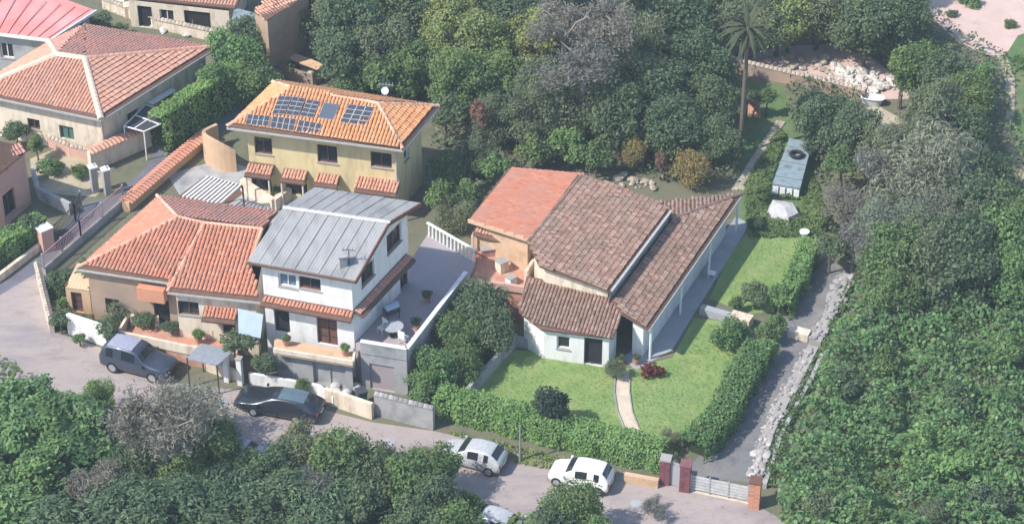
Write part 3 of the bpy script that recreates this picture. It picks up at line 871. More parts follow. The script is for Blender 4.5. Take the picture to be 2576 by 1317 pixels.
caps(rf, [(r1, rm), (rm, r2), (a1, r1), (b1, r1), (k1, rm), (k3, r2)], MT['ridge'], .26)
fp = inset(ccw([a1, a2, Vector((k1.x, k1.y, E_ - .3)), Vector((k2.x, k2.y, E_ - .35)), b2, b1]), .4)
wall(oh, fp[0], fp[1], E_ - .15, E_ - .15, 0, MT['brownwall'], [('m', .9, 1.2, 1.8, 2.4, 'dark'), ('m', 4.0, .9, 5.0, 2.9, 'void')])
MB().box(at(382, 738, 3.6), 1.7, .5, .9, R(-14)).build('chimney_breast', MT['orange_wall'], oh)
wall(oh, fp[1], fp[2], E_ - .15, E_ - .5, 0, MT['cream'])
wall(oh, fp[2], fp[3], E_ - .5, E_ - .5, 0, MT['cream'], [(444, 758, 500, 792, 'dark'), (560, 795, 592, 838, 'void')])
wall(oh, fp[3], fp[4], E_ - .5, E_ - .15, 0, MT['cream'])
wall(oh, fp[4], fp[5], E_ - .15, E_ - .15, 0, MT['cream'])
wall(oh, fp[5], fp[0], E_ - .15, E_ - .15, 0, MT['cream'], [('m', 3, 1.4, 4, 2.6, 'win')])
g = MB()
g.beam(k1 - Vector((0, 0, .1)), k2 - Vector((0, 0, .1)), .12, .12); g.beam(a1 - Vector((0, 0, .1)), a2 - Vector((0, 0, .1)), .12, .12)
g.build('gutter', MT['gutter'], oh)
# door canopy of tiles on the front
wd_ = (fp[3] - fp[2]); wd_ = Vector((wd_.x, wd_.y, 0)).normalized(); wn_ = Vector((wd_.y, -wd_.x, 0))
s0, z = on_wall(fp[2], fp[3], 515, 770); s1, _ = on_wall(fp[2], fp[3], 600, 785)
o = Vector((fp[2].x, fp[2].y, 0)); a, b = o + wd_ * s0 + wn_ * .01, o + wd_ * s1 + wn_ * .01
tile_roof(oh, [[a + wn_ * .9 + Vector((0, 0, z - .4)), b + wn_ * .9 + Vector((0, 0, z - .4)), b + Vector((0, 0, z)), a + Vector((0, 0, z))]], MT['orange_tile'], 'barrel', .22, .36, name='canopy')
# raised forecourt with its cream parapet
ft = px((330, 800), (610, 850), (590, 905), (470, 888), (300, 852), z=.9)
fc = MB().prism([(p.x, p.y) for p in ccw(ft)], 0, .9).build('forecourt', MT['cotto'], oh)
pa = MB()
for a, b in ((ft[0], ft[4]), (ft[4], ft[3]), (ft[3], ft[2])): pa.beam(a + Vector((0, 0, .3)), b + Vector((0, 0, .3)), .16, .6)
pa.build('parapet', MT['cream'], oh)
for (u, v) in ((335, 815), (395, 818), (470, 838), (540, 850)):
    MB().box(at(u, v, .9) + Vector((0, 0, .35)), .3, .3, .7, .2).build('pillar', MT['cream'], oh)

# ------------------------------------------------------------------ grey roofed house
gh = thing('grey_roofed_house', 'white two-storey house under a weathered grey sheet roof with a side terrace', 'house', at(800, 900))
fl, fr_, br, bl = at(621, 657, 7.4), at(894, 706, 7.4), at(1058, 511, 8.0), at(791, 471, 8.0)
gl, gr = at(712, 522, 8.6), at(978, 559, 8.6)
def sheet_roof(parent, pts, n, name):
    """ribbed sheets laid side by side along the slope: pts = low-left, low-right, high-right, high-left"""
    root = MB().slab(pts, .1).build(name, MT['greyroof'], parent)
    for i in range(n):
        a, b = i / n, (i + 1) / n
        q = [pts[0].lerp(pts[1], a + .004), pts[0].lerp(pts[1], b - .004), pts[3].lerp(pts[2], b - .004), pts[3].lerp(pts[2], a + .004)]
        nn = normal(q); nn = nn if nn.z > 0 else -nn
        lift = .012 + .012 * (i % 2) + random.uniform(0, .012)
        mb = MB(); K = 8
        lo, hi = [], []
        for k in range(K + 1):
            t = k / K; h = lift + (.018 if k % 2 else 0)
            lo.append(q[0].lerp(q[1], t) + nn * h); hi.append(q[3].lerp(q[2], t) + nn * h)
        mb.add(lo + hi, [(k, k + 1, K + 2 + k, K + 1 + k) for k in range(K)])
        mb.build('roof_sheet', MT['greyroof'], root)
    return root
rf = sheet_roof(gh, [fl, fr_, gr, gl], 9, 'roof')
sheet_roof(gh, [gl, gr, br, bl], 9, 'back_roof')
caps(rf, [(gl, gr)], MT['gutter'], .3, 1.1)
vg = MB()
for a, b in ((fr_, gr), (gr, br)): vg.beam(a - Vector((0, 0, .1)), b - Vector((0, 0, .1)), .1, .24)
vg.beam(fl - Vector((0, 0, .12)), fr_ - Vector((0, 0, .12)), .12, .1)
vg.build('barge_board', MT['wood'], gh)
gw = inset([fl, fr_, br, bl], .55)
# front wall, lower storey and upper storey in one
wall(gh, gw[0], gw[1], 7.2, 7.2, 0, MT['white'], [(700, 690, 745, 722, 'bluewin'), (752, 698, 806, 728, 'dark'), (690, 775, 728, 835, 'void'), (797, 795, 848, 866, 'door')])
L_ = (gw[2] - gw[1]); L_ = Vector((L_.x, L_.y, 0)).length
sr, zr = on_wall(gw[1], gw[2], 974, 571)
wall(gh, gw[1], gw[2], 7.2, 7.8, 0, MT['white'], [(972, 574, 1010, 624, 'dark'), (908, 664, 942, 708, 'dark'), (1006, 655, 1032, 735, 'dark')], top=[(L_ * .46, 8.35)])
wall(gh, gw[2], gw[3], 7.8, 7.8, 0, MT['white'])
wall(gh, gw[3], gw[0], 7.8, 7.2, 0, MT['white'], top=[(L_ * .54, 8.35)])
# tiled string-course canopy along front and side
wd_ = (gw[1] - gw[0]); wd_ = Vector((wd_.x, wd_.y, 0)).normalized(); wn_ = Vector((wd_.y, -wd_.x, 0))
o0, o1 = Vector((gw[0].x, gw[0].y, 0)), Vector((gw[1].x, gw[1].y, 0))
z = 4.85
tile_roof(gh, [[o0 + wn_ * .75 + Vector((0, 0, z - .3)), o1 + wn_ * .75 + wd_ * .1 + Vector((0, 0, z - .3)), o1 + wn_ * .01 + wd_ * .1 + Vector((0, 0, z)), o0 + wn_ * .01 + Vector((0, 0, z))]], MT['orange_tile'], 'barrel', .22, .36, name='tiled_ledge')
sd_ = (gw[2] - gw[1]); sd_ = Vector((sd_.x, sd_.y, 0)).normalized(); sn_ = Vector((sd_.y, -sd_.x, 0))
o2 = o1 + sd_ * L_
tile_roof(gh, [[o1 + sn_ * .7 + Vector((0, 0, z - .3)), o2 - sd_ * .3 + sn_ * .7 + Vector((0, 0, z - .3)), o2 - sd_ * .3 + sn_ * .01 + Vector((0, 0, z)), o1 + sn_ * .01 + Vector((0, 0, z))]], MT['dull_tile'], 'barrel', .22, .36, name='tiled_ledge')  # duller copy of the front ledge tiles, shade painted in
# balcony over the garage wall
bz = 2.35
bp = px((690, 850), (893, 884), (888, 916), (688, 884), z=bz)
MB().slab(bp, .2).build('balcony', MT['tanwall'], gh)
bb = MB()
for a, b in ((bp[3], bp[2]), (bp[2], bp[1])): bb.beam(a + Vector((0, 0, .12)), b + Vector((0, 0, .12)), .14, .3)
bb.build('parapet', MT['cream'], gh)
gm = px((694, 872), (884, 905), (888, 890), (694, 850), z=bz)
wall(gh, Vector((bp[3].x + .1, bp[3].y + .45, 0)), Vector((bp[2].x - .1, bp[2].y + .45, 0)), bz - .2, bz - .2, 0, MT['greywall'], [('m', 2.2, .1, 4.2, 1.9, 'garage')])
aw = MB()
A0, A1 = at(598, 775, 4.0), at(662, 790, 4.0)
aw.slab([at(600, 838, 2.9), at(655, 850, 2.9), A1, A0], .03)
aw.build('awning', MT['bluefabric'], gh)
# side terrace
tz = 2.5
tp = px((893, 860), (908, 886), (1024, 905), (1172, 712), (1196, 660), (1075, 590), z=tz)
MB().prism([(p.x, p.y) for p in ccw(tp)], 0, tz).build('terrace', MT['terrace'], gh)
par = MB()
for a, b in ((tp[1], tp[2]), (tp[2], tp[3])): par.beam(a + Vector((0, 0, .4)), b + Vector((0, 0, .4)), .16, .8)
par.build('parapet', MT['greywall'], gh)
cp = MB()
for a, b in ((tp[1], tp[2]), (tp[2], tp[3])): cp.beam(a + Vector((0, 0, .84)), b + Vector((0, 0, .84)), .26, .07)
cp.build('coping', MT['white'], gh)
wall(gh, tp[1] + Vector((-.02, -.1, 0)), tp[2] + Vector((-.02, -.1, 0)), tz - .02, tz - .02, 0, MT['greywall'], [('m', .5, .05, 2.0, 1.9, 'void')])
for i in range(13):                                        # pale balusters along the back of the terrace
    p = tp[5].lerp(tp[4], (i + .5) / 13)
    MB().tube(p, p + Vector((0, 0, .85)), .09, .06, 6).build('baluster', MT['whitepaint'], gh)
MB().beam(tp[5] + Vector((0, 0, .9)), tp[4] + Vector((0, 0, .9)), .16, .08).build('handrail', MT['whitepaint'], gh)
# roof clutter
ch = MB(); c = pl_c = plane3((621, 657, 7.4), (894, 706, 7.4), (978, 559, 8.6))
p0 = c(862, 668); ch.box(p0 + Vector((0, 0, .3)), .45, .45, .8, .3); ch.box(p0 + Vector((0, 0, .74)), .6, .6, .08, .3)
ch.build('chimney', MT['greywall'], gh)
p0 = c(905, 662)
mast = MB().tube(p0 - Vector((.6, 0, .1)), p0 + Vector((-.6, 0, 1.0)), .03, .03, 5); mast.beam(p0 + Vector((-1.0, 0, .95)), p0 + Vector((-.2, -.1, .95)), .03, .03); mast.beam(p0 + Vector((-.9, -.2, .95)), p0 + Vector((-.9, .2, .95)), .025, .025); mast.beam(p0 + Vector((-.4, -.2, .95)), p0 + Vector((-.4, .2, .95)), .025, .025)
mast.build('aerial', MT['darkmetal'], gh)
# things standing on the terrace
gx = at(985, 800, tz)
bq = thing('barbecue', 'covered dark grey barbecue standing on the shaded side terrace', 'barbecue', gx, .6)
MB().box((0, 0, .65), .9, .55, .35).build('cover', MT['darkmetal'], bq, local=True)
hood = MB()
hood.add([(math.cos(t) * .3 * 0 + x, math.cos(t) * .27, .83 + math.sin(t) * .25) for x in (-.44, .44) for t in (0, .78, 1.57, 2.36, 3.14)], [(0, 1, 6, 5), (1, 2, 7, 6), (2, 3, 8, 7), (3, 4, 9, 8), (0, 4, 3, 2, 1), (5, 6, 7, 8, 9)])
hood.build('hood', MT['bluefabric'], bq, local=True)
for x in (-.4, .4):
    for y in (-.22, .22): MB().tube((x, y, 0), (x, y, .5), .03, .03, 5).build('leg', MT['darkmetal'], bq, local=True)
def round_table(u, v, z, label, mat='walk', r=.5):
    t = thing('garden_table', label, 'table', at(u, v, z))
    MB().disc((0, 0, .72), (0, 0, 1), r, .05, 16).build('top', MT[mat], t, local=True)
    MB().tube((0, 0, 0), (0, 0, .7), .05, .05, 6).disc((0, 0, .03), (0, 0, 1), .25, .05).build('stem', MT['darkmetal'], t, local=True)
round_table(990, 845, tz, 'round grey table on the side terrace in front of the barbecue', 'walk', .6)
for u, v, lb in ((1075, 760, 'potted plant near the middle of the terrace parapet'), (1047, 828, 'potted plant at the front end of the terrace parapet')):
    pt = thing('potted_plant', lb, 'plant', at(u, v, tz), group='pots along the terrace parapet')
    MB().tube((0, 0, 0), (0, 0, .35), .14, .2, 9).build('pot', MT['cotto'], pt, local=True)
    c_ = link('foliage', CR['smalldark'][0], None, pt); c_.location = (0, 0, .6); c_.scale = (.38, .38, .38)

# ------------------------------------------------------------------ house with the old brown tiled roof
mh = thing('brown_tiled_house', 'rambling low house with old brown tiles and one orange roof slope', 'house', at(1480, 760))
up = plane3((1466, 437, 5.1), (1687, 531, 4.2), (1537, 732, 4.2))
U = [up(*p) for p in ((1466, 437), (1328, 608), (1357, 668), (1537, 732), (1687, 531), (1651, 505))]
z5 = U[0].z; z6 = U[1].z
O = [at(1279, 422, 4.3), at(1178, 553, 4.3), at(1332, 602, z6), U[0].copy()]
lowr = plane3((1632, 828, 2.6), (1867, 487, 2.6), (1690, 553, 3.55))
LR = [lowr(*p) for p in ((1632, 828), (1867, 487), (1690, 551), (1540, 753), (1566, 789))]
BK = [LR[1], at(1658, 508, 3.0), LR[2]]
fw = plane3((1324, 696, 3.5), (1526, 734, 3.5), (1541, 850, 2.45))
FW = [fw(*p) for p in ((1324, 694), (1304, 784), (1361, 828), (1541, 850), (1566, 786), (1526, 730))]
rf = tile_roof(mh, [U, LR, FW], MT['brown_tile'], 'barrel', .22, .34, single=300)
tile_roof(mh, [BK], MT['brown_tile'], 'barrel', .25, .4, name='back_roof')
MT['red_tile'] = pieces_mat('faded_red_clay_tile', [(.4, .155, .1), (.46, .185, .12), (.42, .17, .11), (.49, .215, .15), (.37, .15, .105)], dirt=(.36, .21, .165), dirt_scale=.6, dirt_amt=.7)
tile_roof(mh, [O], MT['red_tile'], 'barrel', .24, .38, name='orange_roof')
caps(rf, [(U[1], U[0])], MT['brown_tile'], .3)
caps(rf, [(LR[2], LR[1])], MT['brown_tile'], .28)
fs = MB()
fs.beam(U[3] + Vector((.03, 0, .03)), U[4] + Vector((.03, 0, .03)), .14, .1)
fs.build('flashing', MT['gutter'], mh)
g = MB(); g.beam(LR[0] - Vector((0, 0, .08)), LR[1] - Vector((0, 0, .08)), .13, .12)
g.build('gutter', MT['gutter'], mh)
fs2 = MB(); fs2.beam(O[1] - Vector((0, 0, .06)), O[2] - Vector((0, 0, .06)), .14, .22); fs2.build('fascia', MT['tanwall'], mh)
# walls under each block
rw = MB()                                                  # riser between the two roofs
rA, rB = U[3] + Vector((-.12, 0, -.1)), U[4] + Vector((-.12, 0, -.1))
wall(mh, rA, rB, rA.z - .03, rB.z - .03, 2.6, MT['greywall'], name='riser')
ub = inset(ccw([U[1], U[2], U[3], U[4], U[0]]), .35)
for i in range(len(ub)):
    A, B = ub[i], ub[(i + 1) % len(ub)]
    wall(mh, A, B, A.z - .2, B.z - .2, 0, MT['cream'])
ob = inset(ccw([O[0], O[1], O[2], O[3]]), .35)
wall(mh, *[ccw(ob)[0], ccw(ob)[1]], 4.1, 4.1, 0, MT['cream'])
ocw = ccw(ob)
for i in range(4):
    A, B = ocw[i], ocw[(i + 1) % 4]
    if i: wall(mh, A, B, A.z - .2, B.z - .2, 0, MT['tanwall'], [('m', 1.0, .1, 1.9, 2.1, 'dark')] if abs((B - A).normalized().x) > .7 and B.x > A.x else ())
lw = [LR[0], LR[1], BK[1], LR[4]]
lb = inset(ccw([Vector((p.x, p.y, 2.6)) for p in lw]), .55)
k = min(range(4), key=lambda i: -((lb[i].x + lb[(i + 1) % 4].x)))
for i in range(4):
    A, B = lb[i], lb[(i + 1) % 4]
    ops = []
    if i == k:
        Lw = Vector((B.x - A.x, B.y - A.y, 0)).length
        ops = [('m', Lw * f, .12 if f in (.12, .55) else .9, Lw * f + (1.0 if f in (.12, .55) else 1.2), 2.15, 'dark') for f in (.12, .32, .55, .78)]
    wall(mh, A, B, 2.48, 2.48, 0, MT['white'], ops)
fb = ccw(inset(ccw([FW[0], FW[1], FW[2], FW[3], FW[4], FW[5]]), .3))
for i in range(6):
    A, B = fb[i], fb[(i + 1) % 6]
    ops = ()
    if (B - A).normalized().x > .8 and A.y < at(1450, 845).y + 2.5 and abs(A.z - 2.45) < .4:
        Lf = Vector((B.x - A.x, B.y - A.y, 0)).length
        ops = [('m', Lf * .62, .05, Lf * .62 + 1.1, 2.0, 'void'), ('m', Lf * .2, .9, Lf * .2 + .8, 1.8, 'win')]
    wall(mh, A, B, A.z - .2, B.z - .2, 0, MT['white'], ops)
for t in (.04, .35, .66, .97):
    p = LR[0].lerp(LR[1], t); MB().tube(Vector((p.x - .1, p.y, 0)), Vector((p.x - .1, p.y, 2.5)), .08, .08, 7).build('porch_post', MT['white'], mh)

# raised terracotta paved yard between the terrace and the house
yz = 2.25
yp = ccw(px((1178, 720), (1200, 655), (1185, 590), (1290, 590), (1345, 640), (1352, 690), (1325, 735), (1245, 722), z=yz))
MB().prism([(p.x, p.y) for p in yp], 0, yz).build('raised_yard', MT['cotto'], None, kind='structure')
# clutter in the terracotta yard beside it
sh = thing('lean_to', 'small terracotta tiled lean-to between the terrace and the brown roof', 'shed', at(1260, 640, yz))
lt = [at(1188, 592, 3.5), at(1305, 622, 3.5), at(1325, 598, 3.9), at(1196, 566, 3.9)]
tile_roof(sh, [lt], MT['peach_tile'], 'barrel', .22, .36)
for p in lt[:2]: MB().tube(Vector((p.x, p.y, yz)), p, .07, .07, 6).build('post', MT['cream'], sh)
MB().beam(lt[0] + Vector((0, .4, -.6)), lt[1] + Vector((0, .4, -.6)), .12, 1.1).build('wall', MT['tanwall'], sh)
capped_wall('yard_wall', px((1178, 722, ), (1245, 724), (1322, 736), z=yz), .45, .2, MT['pink'], 'low pink yard wall along the edge of the raised terracotta yard')
capped_wall('yard_screen', px((1322, 712), (1348, 672), z=yz), .9, .2, MT['cream'], 'cream wall stub left of the front tiled wing')
for u, v, sx, sy, sz, mt_, nm_, lb in ((1228, 640, .9, .6, .5, 'cotto', 'planter', 'long terracotta planter on the raised yard under the lean-to'), (1262, 680, .6, .6, .7, 'cream', 'storage_box', 'cream storage box in the middle of the raised yard'), (1300, 650, .7, .5, .9, 'wood', 'wood_crate', 'dark wooden crate by the lean-to post'), (1285, 712, .5, .5, .45, 'white', 'stone_block', 'white block near the pink yard wall')):
    g = thing(nm_, lb, nm_.split('_')[-1], at(u, v, yz), random.random())
    MB().box((0, 0, sz / 2), sx, sy, sz).build('body', MT[mt_], g, local=True)
    MB().box((0, 0, sz + .03), sx + .08, sy + .08, .06).build('rim', MT['stonecore'], g, local=True)

# ------------------------------------------------------------------ big hipped house at the left edge
E_, G_ = 3.5, 5.0
lh = thing('hipped_house', 'large peach hip roofed house at the left edge with a slatted right slope', 'house', at(220, 380))
L0_, F_, RR_, BB, KK = at(-80, 230, E_), at(255, 300, E_), at(547, 117, E_), at(215, 60, E_), at(123, 104, E_)
g1, g2 = at(143, 137, G_), at(213, 147, G_)
rf = tile_roof(lh, [[L0_, F_, g2, g1]], MT['peach_tile'], 'barrel', .24, .38)
tile_roof(lh, [[F_, RR_, g2]], MT['peach_tile'], 'flat', .4, .36, single=300, name='right_slope')
tile_roof(lh, [[RR_, BB, g2], [BB, KK, g1], [BB, g1, g2]], MT['dull_tile'], 'barrel', .24, .38, name='back_slope')  # duller tile tone paints this slope's turn away from the sun
tile_roof(lh, [[KK, L0_, g1]], MT['peach_tile'], 'barrel', .24, .38, name='left_slope')
caps(rf, [(F_, g2), (g1, g2), (KK, g1), (L0_, g1)], MT['pale_ridge'], .5)
caps(rf, [(RR_, g2)], MT['peach_tile'], .42)
g = MB(); g.beam(L0_ - Vector((0, 0, .1)), F_ - Vector((0, 0, .1)), .14, .13); g.beam(F_ - Vector((0, 0, .1)), RR_ - Vector((0, 0, .1)), .14, .13); g.build('gutter', MT['gutter'], lh)
lw_ = inset(ccw([L0_, F_, RR_, BB, KK]), .55)
walls(lh, lw_, 0, MT['cream'], {0: [(150, 318, 185, 350, 'shut'), (70, 300, 100, 325, 'dark')], 1: [('m', 2.5, .9, 3.6, 2.2, 'dark'), ('m', 6, .9, 7, 2.2, 'dark')]})
MB().tube(Vector((lw_[1].x + .05, lw_[1].y - .1, 0)), Vector((lw_[1].x + .05, lw_[1].y - .1, 3.4)), .06, .06, 6).build('downpipe', MT['gutter'], lh)
# glazed veranda canopy with white bars on its right side
vz = 2.2
V4 = [at(312, 318, vz), at(362, 332, vz), at(442, 296, vz), at(367, 263, vz)]
vr = thing('veranda_canopy', 'dark glazed canopy with white bars beside the large hipped house', 'canopy', at(370, 370))
MB().slab(V4, .03).build('pane', MT['darkmetal'], vr)
for a, b in ((V4[0], V4[1]), (V4[1], V4[2]), (V4[2], V4[3]), (V4[3], V4[0]), (V4[0].lerp(V4[3], .5), V4[1].lerp(V4[2], .5)), (V4[0].lerp(V4[1], .5), V4[3].lerp(V4[2], .5))):
    MB().beam(a + Vector((0, 0, .03)), b + Vector((0, 0, .03)), .08, .06).build('bar', MT['whitepaint'], vr)
for p in V4: MB().tube(Vector((p.x, p.y, 0)), p, .05, .05, 6).build('post', MT['whitepaint'], vr)
bench_ = MB().beam(at(378, 260, 2.3), at(436, 225, 2.3), .5, .08); bench_.build('side_blind', MT['whitepaint'], vr)

# red roofed house beyond it
rh = thing('red_roofed_house', 'house with a flat pinkish red roof in the top left corner', 'house', at(60, 140))
q = [at(-120, 70, 3.2), at(130, 101, 3.2), at(243, 28, 3.6), at(100, -25, 3.6), at(-120, -40, 3.6)]
tr = MB().slab(q, .15).build('roof', MT['redroof'], rh)
sm = MB()
for i in range(10):
    t = (i + .5) / 10; a = q[0].lerp(q[1], t); b = q[4].lerp(q[2], t); sm.beam(a + Vector((0, 0, .03)), b + Vector((0, 0, .03)), .05, .05)
sm.build('seam', MT['redroof'], tr)
e = MB(); e.beam(q[0] - Vector((0, .05, .05)), q[1] - Vector((0, .05, .05)), .1, .22); e.beam(q[1], q[2], .1, .2); e.build('eave_trim', MT['whitepaint'], rh)
walls(rh, inset(ccw(q), .4), 0, MT['greywall'], {0: [('m', 3, 1, 4, 2.2, 'win')]})
capped_wall('terrace_parapet', px((95, 340), (125, 368), (180, 392), (235, 404)), .8, .22, MT['pink'], 'stained pink terrace wall in front of the large hipped house', MT['paver'], .34, 'coping_stone')
# pink house at the left edge
ph = thing('pink_house', 'pink rendered house with a red tiled roof cut by the left edge', 'house', at(10, 560))
q = [at(-160, 470, 4.2), at(0, 436, 4.2), at(76, 372, 4.2), at(-20, 350, 5.2), at(-160, 390, 5.2)]
tile_roof(ph, [[q[0], q[1], q[2], q[3], q[4]]], MT['dull_tile'], 'barrel', .24, .38)
pw = inset([q[0], q[1], q[2], at(-60, 330, 4.2), at(-160, 350, 4.2)], .3)
walls(ph, pw, 0, MT['pink'], {1: [(8, 478, 40, 540, 'dark')]}, drop=.15)

# ------------------------------------------------------------------ buildings at the top
th_ = thing('cluttered_house', 'old cream house with a cluttered terrace cut by the top edge', 'house', at(470, 60))
q = [at(300, 10, 2.8), at(590, 40, 2.8), at(640, -60, 2.8), at(330, -80, 2.8)]
walls(th_, inset(ccw([at(p[0], p[1], 2.2) for p in ((300, 8), (590, 40), (640, -60), (330, -80))]), .6), 0, MT['cream'], {0: [('m', .6, .05, 1.7, 1.8, 'void'), ('m', 2.3, .5, 3.4, 1.7, 'win'), ('m', 4.2, .05, 6.2, 1.85, 'void')]}, drop=0)
tile_roof(th_, [[at(300, -8, 2.3), at(590, 22, 2.3), at(640, -70, 3.2), at(330, -90, 3.2)]], MT['peach_tile'], 'barrel', .24, .38)
for u, v, s in ((330, 40, 1.0), (385, 52, 1.2), (445, 60, .9), (500, 72, 1.0), (300, 25, .8)):
    MB().box(at(u, v) + Vector((0, 0, s * .5)), s, s * .8, s, .3).build('lean_wall', MT['cream' if s != .9 else 'pink'], th_)
capped_wall('rubble_wall', px((262, 20), (400, 72), (520, 98), (590, 110)), .8, .35, MT['cream'], 'broken cream wall behind the large hipped roof', MT['paver'], .5, 'coping_stone')
sb = thing('shade_canopy', 'dark blue grey shade canopy beside the cluttered house at the top', 'canopy', at(640, 90))
q = [at(580, 60, 2.2), at(650, 78, 2.2), at(668, 40, 2.2), at(590, 20, 2.2)]
MB().slab(q, .05).build('cloth', MT['tarp'], sb)
for p in q: MB().tube(Vector((p.x, p.y, 0)), p, .05, .05, 6).build('post', MT['darkmetal'], sb)
bt = thing('tan_building', 'tall tan rendered building cut by the top edge beside the lane', 'house', at(700, 95))
q = [at(640, 20, 5.0), at(672, 48, 5.0), at(775, -15, 5.0), at(740, -60, 5.0)]
walls(bt, ccw(q), 0, MT['brownwall'], drop=.05)
tile_roof(bt, [[at(640, 30, 4.95), at(672, 50, 4.95), at(785, -20, 4.95), at(730, -70, 5.6)]], MT['peach_tile'], 'barrel', .24, .38)
rs = thing('ruined_shed', 'low ruined plastered shed with half a tan roof behind the yellow house', 'shed', at(770, 170))
q = [at(705, 160, 1.0), at(785, 185, 1.1), at(815, 160, 1.2), at(740, 130, 1.1)]
walls(rs, ccw(q), 0, MT['brownwall'], {}, drop=.05)
MB().slab([q[3] + Vector((0, 0, -.1)), q[2] + Vector((0, 0, -.1)), q[1].lerp(q[2], .5) + Vector((0, 0, -.1)), q[0].lerp(q[3], .55) + Vector((0, 0, -.1))], .1).build('broken_roof', MT['tanwall'], rs)
# ------------------------------------------------------------------ vehicles (x forward)
def car_grid(st, sub=4):
    """smoothed surface of a car: grid[t][q], q runs from the right sill over the roof to the left sill"""
    rows = []
    for x, w_, zl, zb, wt, zt in st:
        half = [(w_ * .9, zl), (w_, zl + .13), (w_ * 1.01, (zl + zb) / 2 + .06), (w_ * .96, zb), (wt, zt - .04), (wt * .82, zt), (0, zt + .02)]
        rows.append([(x, -y, z) for y, z in half] + [(x, y, z) for y, z in half[-2::-1]])
    A = np.array(rows, float)
    def refine(A, k):
        n = len(A); out = []
        for i in range(n - 1):
            for j in range(k): out.append(A[i] * (1 - j / k) + A[i + 1] * (j / k))
        out.append(A[-1]); return np.array(out)
    G = refine(A, sub)
    for _ in range(3): G[1:-1] = .5 * G[1:-1] + .25 * (G[:-2] + G[2:])
    G = refine(G.transpose(1, 0, 2), 3)
    for _ in range(2): G[1:-1] = .5 * G[1:-1] + .25 * (G[:-2] + G[2:])
    return G.transpose(1, 0, 2)

def car_body(st):
    G = car_grid(st); n, k = G.shape[:2]; mb = MB()
    mb.v = [Vector(p) for p in G.reshape(-1, 3)]
    for i in range(n - 1):
        for j in range(k - 1): a = i * k + j; mb.f.append((a, a + 1, a + k + 1, a + k))
        mb.f.append((i * k + k - 1, i * k, (i + 1) * k, (i + 1) * k + k - 1))
    mb.f += [tuple(range(k))[::-1], tuple(range((n - 1) * k, n * k))]
    return mb

def car_pane(root, G, name, mat, t0, t1, q0, q1, off=.012):
    """a curved pane just proud of the body, over the grid cells t0..t1, q0..q1"""
    sub = G[t0:t1 + 1, q0:q1 + 1]; n, k = sub.shape[:2]
    du = np.gradient(G, axis=0)[t0:t1 + 1, q0:q1 + 1]; dv = np.gradient(G, axis=1)[t0:t1 + 1, q0:q1 + 1]
    N = np.cross(dv, du); N /= (np.linalg.norm(N, axis=2, keepdims=True) + 1e-9)
    c = sub.reshape(-1, 3) - np.array([G[:, :, 0].mean(), 0, .7])
    if (N.reshape(-1, 3) * c).sum() < 0: N = -N
    P_ = (sub + N * off).reshape(-1, 3)
    return MB().add([Vector(p) for p in P_], [(i * k + j, i * k + j + 1, (i + 1) * k + j + 1, (i + 1) * k + j) for i in range(n - 1) for j in range(k - 1)]).build(name, mat, root, local=True, smooth=True)

def patch(root, name, mat, pts, off=.012):
    c = normal(pts); mid = sum(pts, Vector()) / len(pts)
    if c.dot(mid - Vector((mid.x * .9, 0, .6))) < 0: pts = pts[::-1]; c = -c
    q = [p + c * off for p in pts]; lo = [p - c * .03 for p in pts]
    n = len(q)
    return MB().add(q + lo, [tuple(range(n))] + [(i, n + i, n + (i + 1) % n, (i + 1) % n) for i in range(n)]).build(name, mat, root, local=True)

def lerp3(a, b, t): return a.lerp(b, t)

def car(label, u, v, rz, st, paint, ix, cat='car', name='parked_car', wheel=.31, roofmat=None, wheels=(1.2, -1.2), extra=None, scale=1.0):
    """ix: station indices (rear window base, roof rear, roof front, windscreen base)"""
    st = [tuple(q * scale if i in (0, 1, 4) else q for i, q in enumerate(s)) for s in st]
    root = thing(name, label, cat, at(u, v, .015), rz)
    car_body(st).build('body', paint, root, local=True, smooth=True)
    G = car_grid(st)
    rb, rr_, rf_, wb = ix
    car_pane(root, G, 'rear_window', MT['glass'], rb * 4 + 1, rr_ * 4 - 0, 14, 22)
    car_pane(root, G, 'windscreen', MT['glass'], rf_ * 4 + 1, wb * 4 - 1, 13, 23)
    for s in (-1, 1):
        for i in range(rr_, rf_):
            car_pane(root, G, 'side_window', MT['glass'], i * 4 + 1, i * 4 + 4 - (0 if i < rf_ - 1 else 0) - (1 if i < rf_ - 1 else 0), *((9, 12) if s < 0 else (24, 27)))
        for wx in wheels:
            y = s * (max(x[1] for x in st) - .09)
            wh = MB().disc((wx * scale, y, wheel), (0, 1, 0), wheel, .2, 16).build('wheel', MT['tyre'], root, local=True)
            MB().disc((wx * scale, y + s * .105, wheel), (0, 1, 0), wheel * .62, .03, 12).build('rim', MT['steel'], wh, local=True)
        f = st[-1]; r_ = st[0]
        MB().box((f[0] - .08, s * (f[1] * .72), f[3] * .95), .16, .28, .14).build('headlight', MT['whitepaint'], root, local=True)
        MB().box((r_[0] + .05, s * (r_[1] * .86), r_[3] * .98), .12, .16, .24).build('tail_light', MT['taillight'], root, local=True)
        m_ = st[wb]
        MB().box((m_[0] - .12, s * (m_[1] + .08), m_[3] + .08), .12, .16, .12).build('mirror', paint, root, local=True)
    MB().box((st[0][0] + .02, 0, .42), .12, st[0][1] * 1.8, .16).build('bumper', MT['darkmetal'], root, local=True)
    MB().box((st[-1][0] - .02, 0, .38), .12, st[-1][1] * 1.8, .16).build('bumper', MT['darkmetal'], root, local=True)
    MB().box((st[0][0] - .045, 0, .62), .02, .5, .11).build('number_plate', MT['whitepaint'], root, local=True)
    if roofmat: car_pane(root, G, 'roof_panel', roofmat, rr_ * 4 + 1, rf_ * 4 - 1, 14, 22, .015)
    if extra: extra(root)
    return root

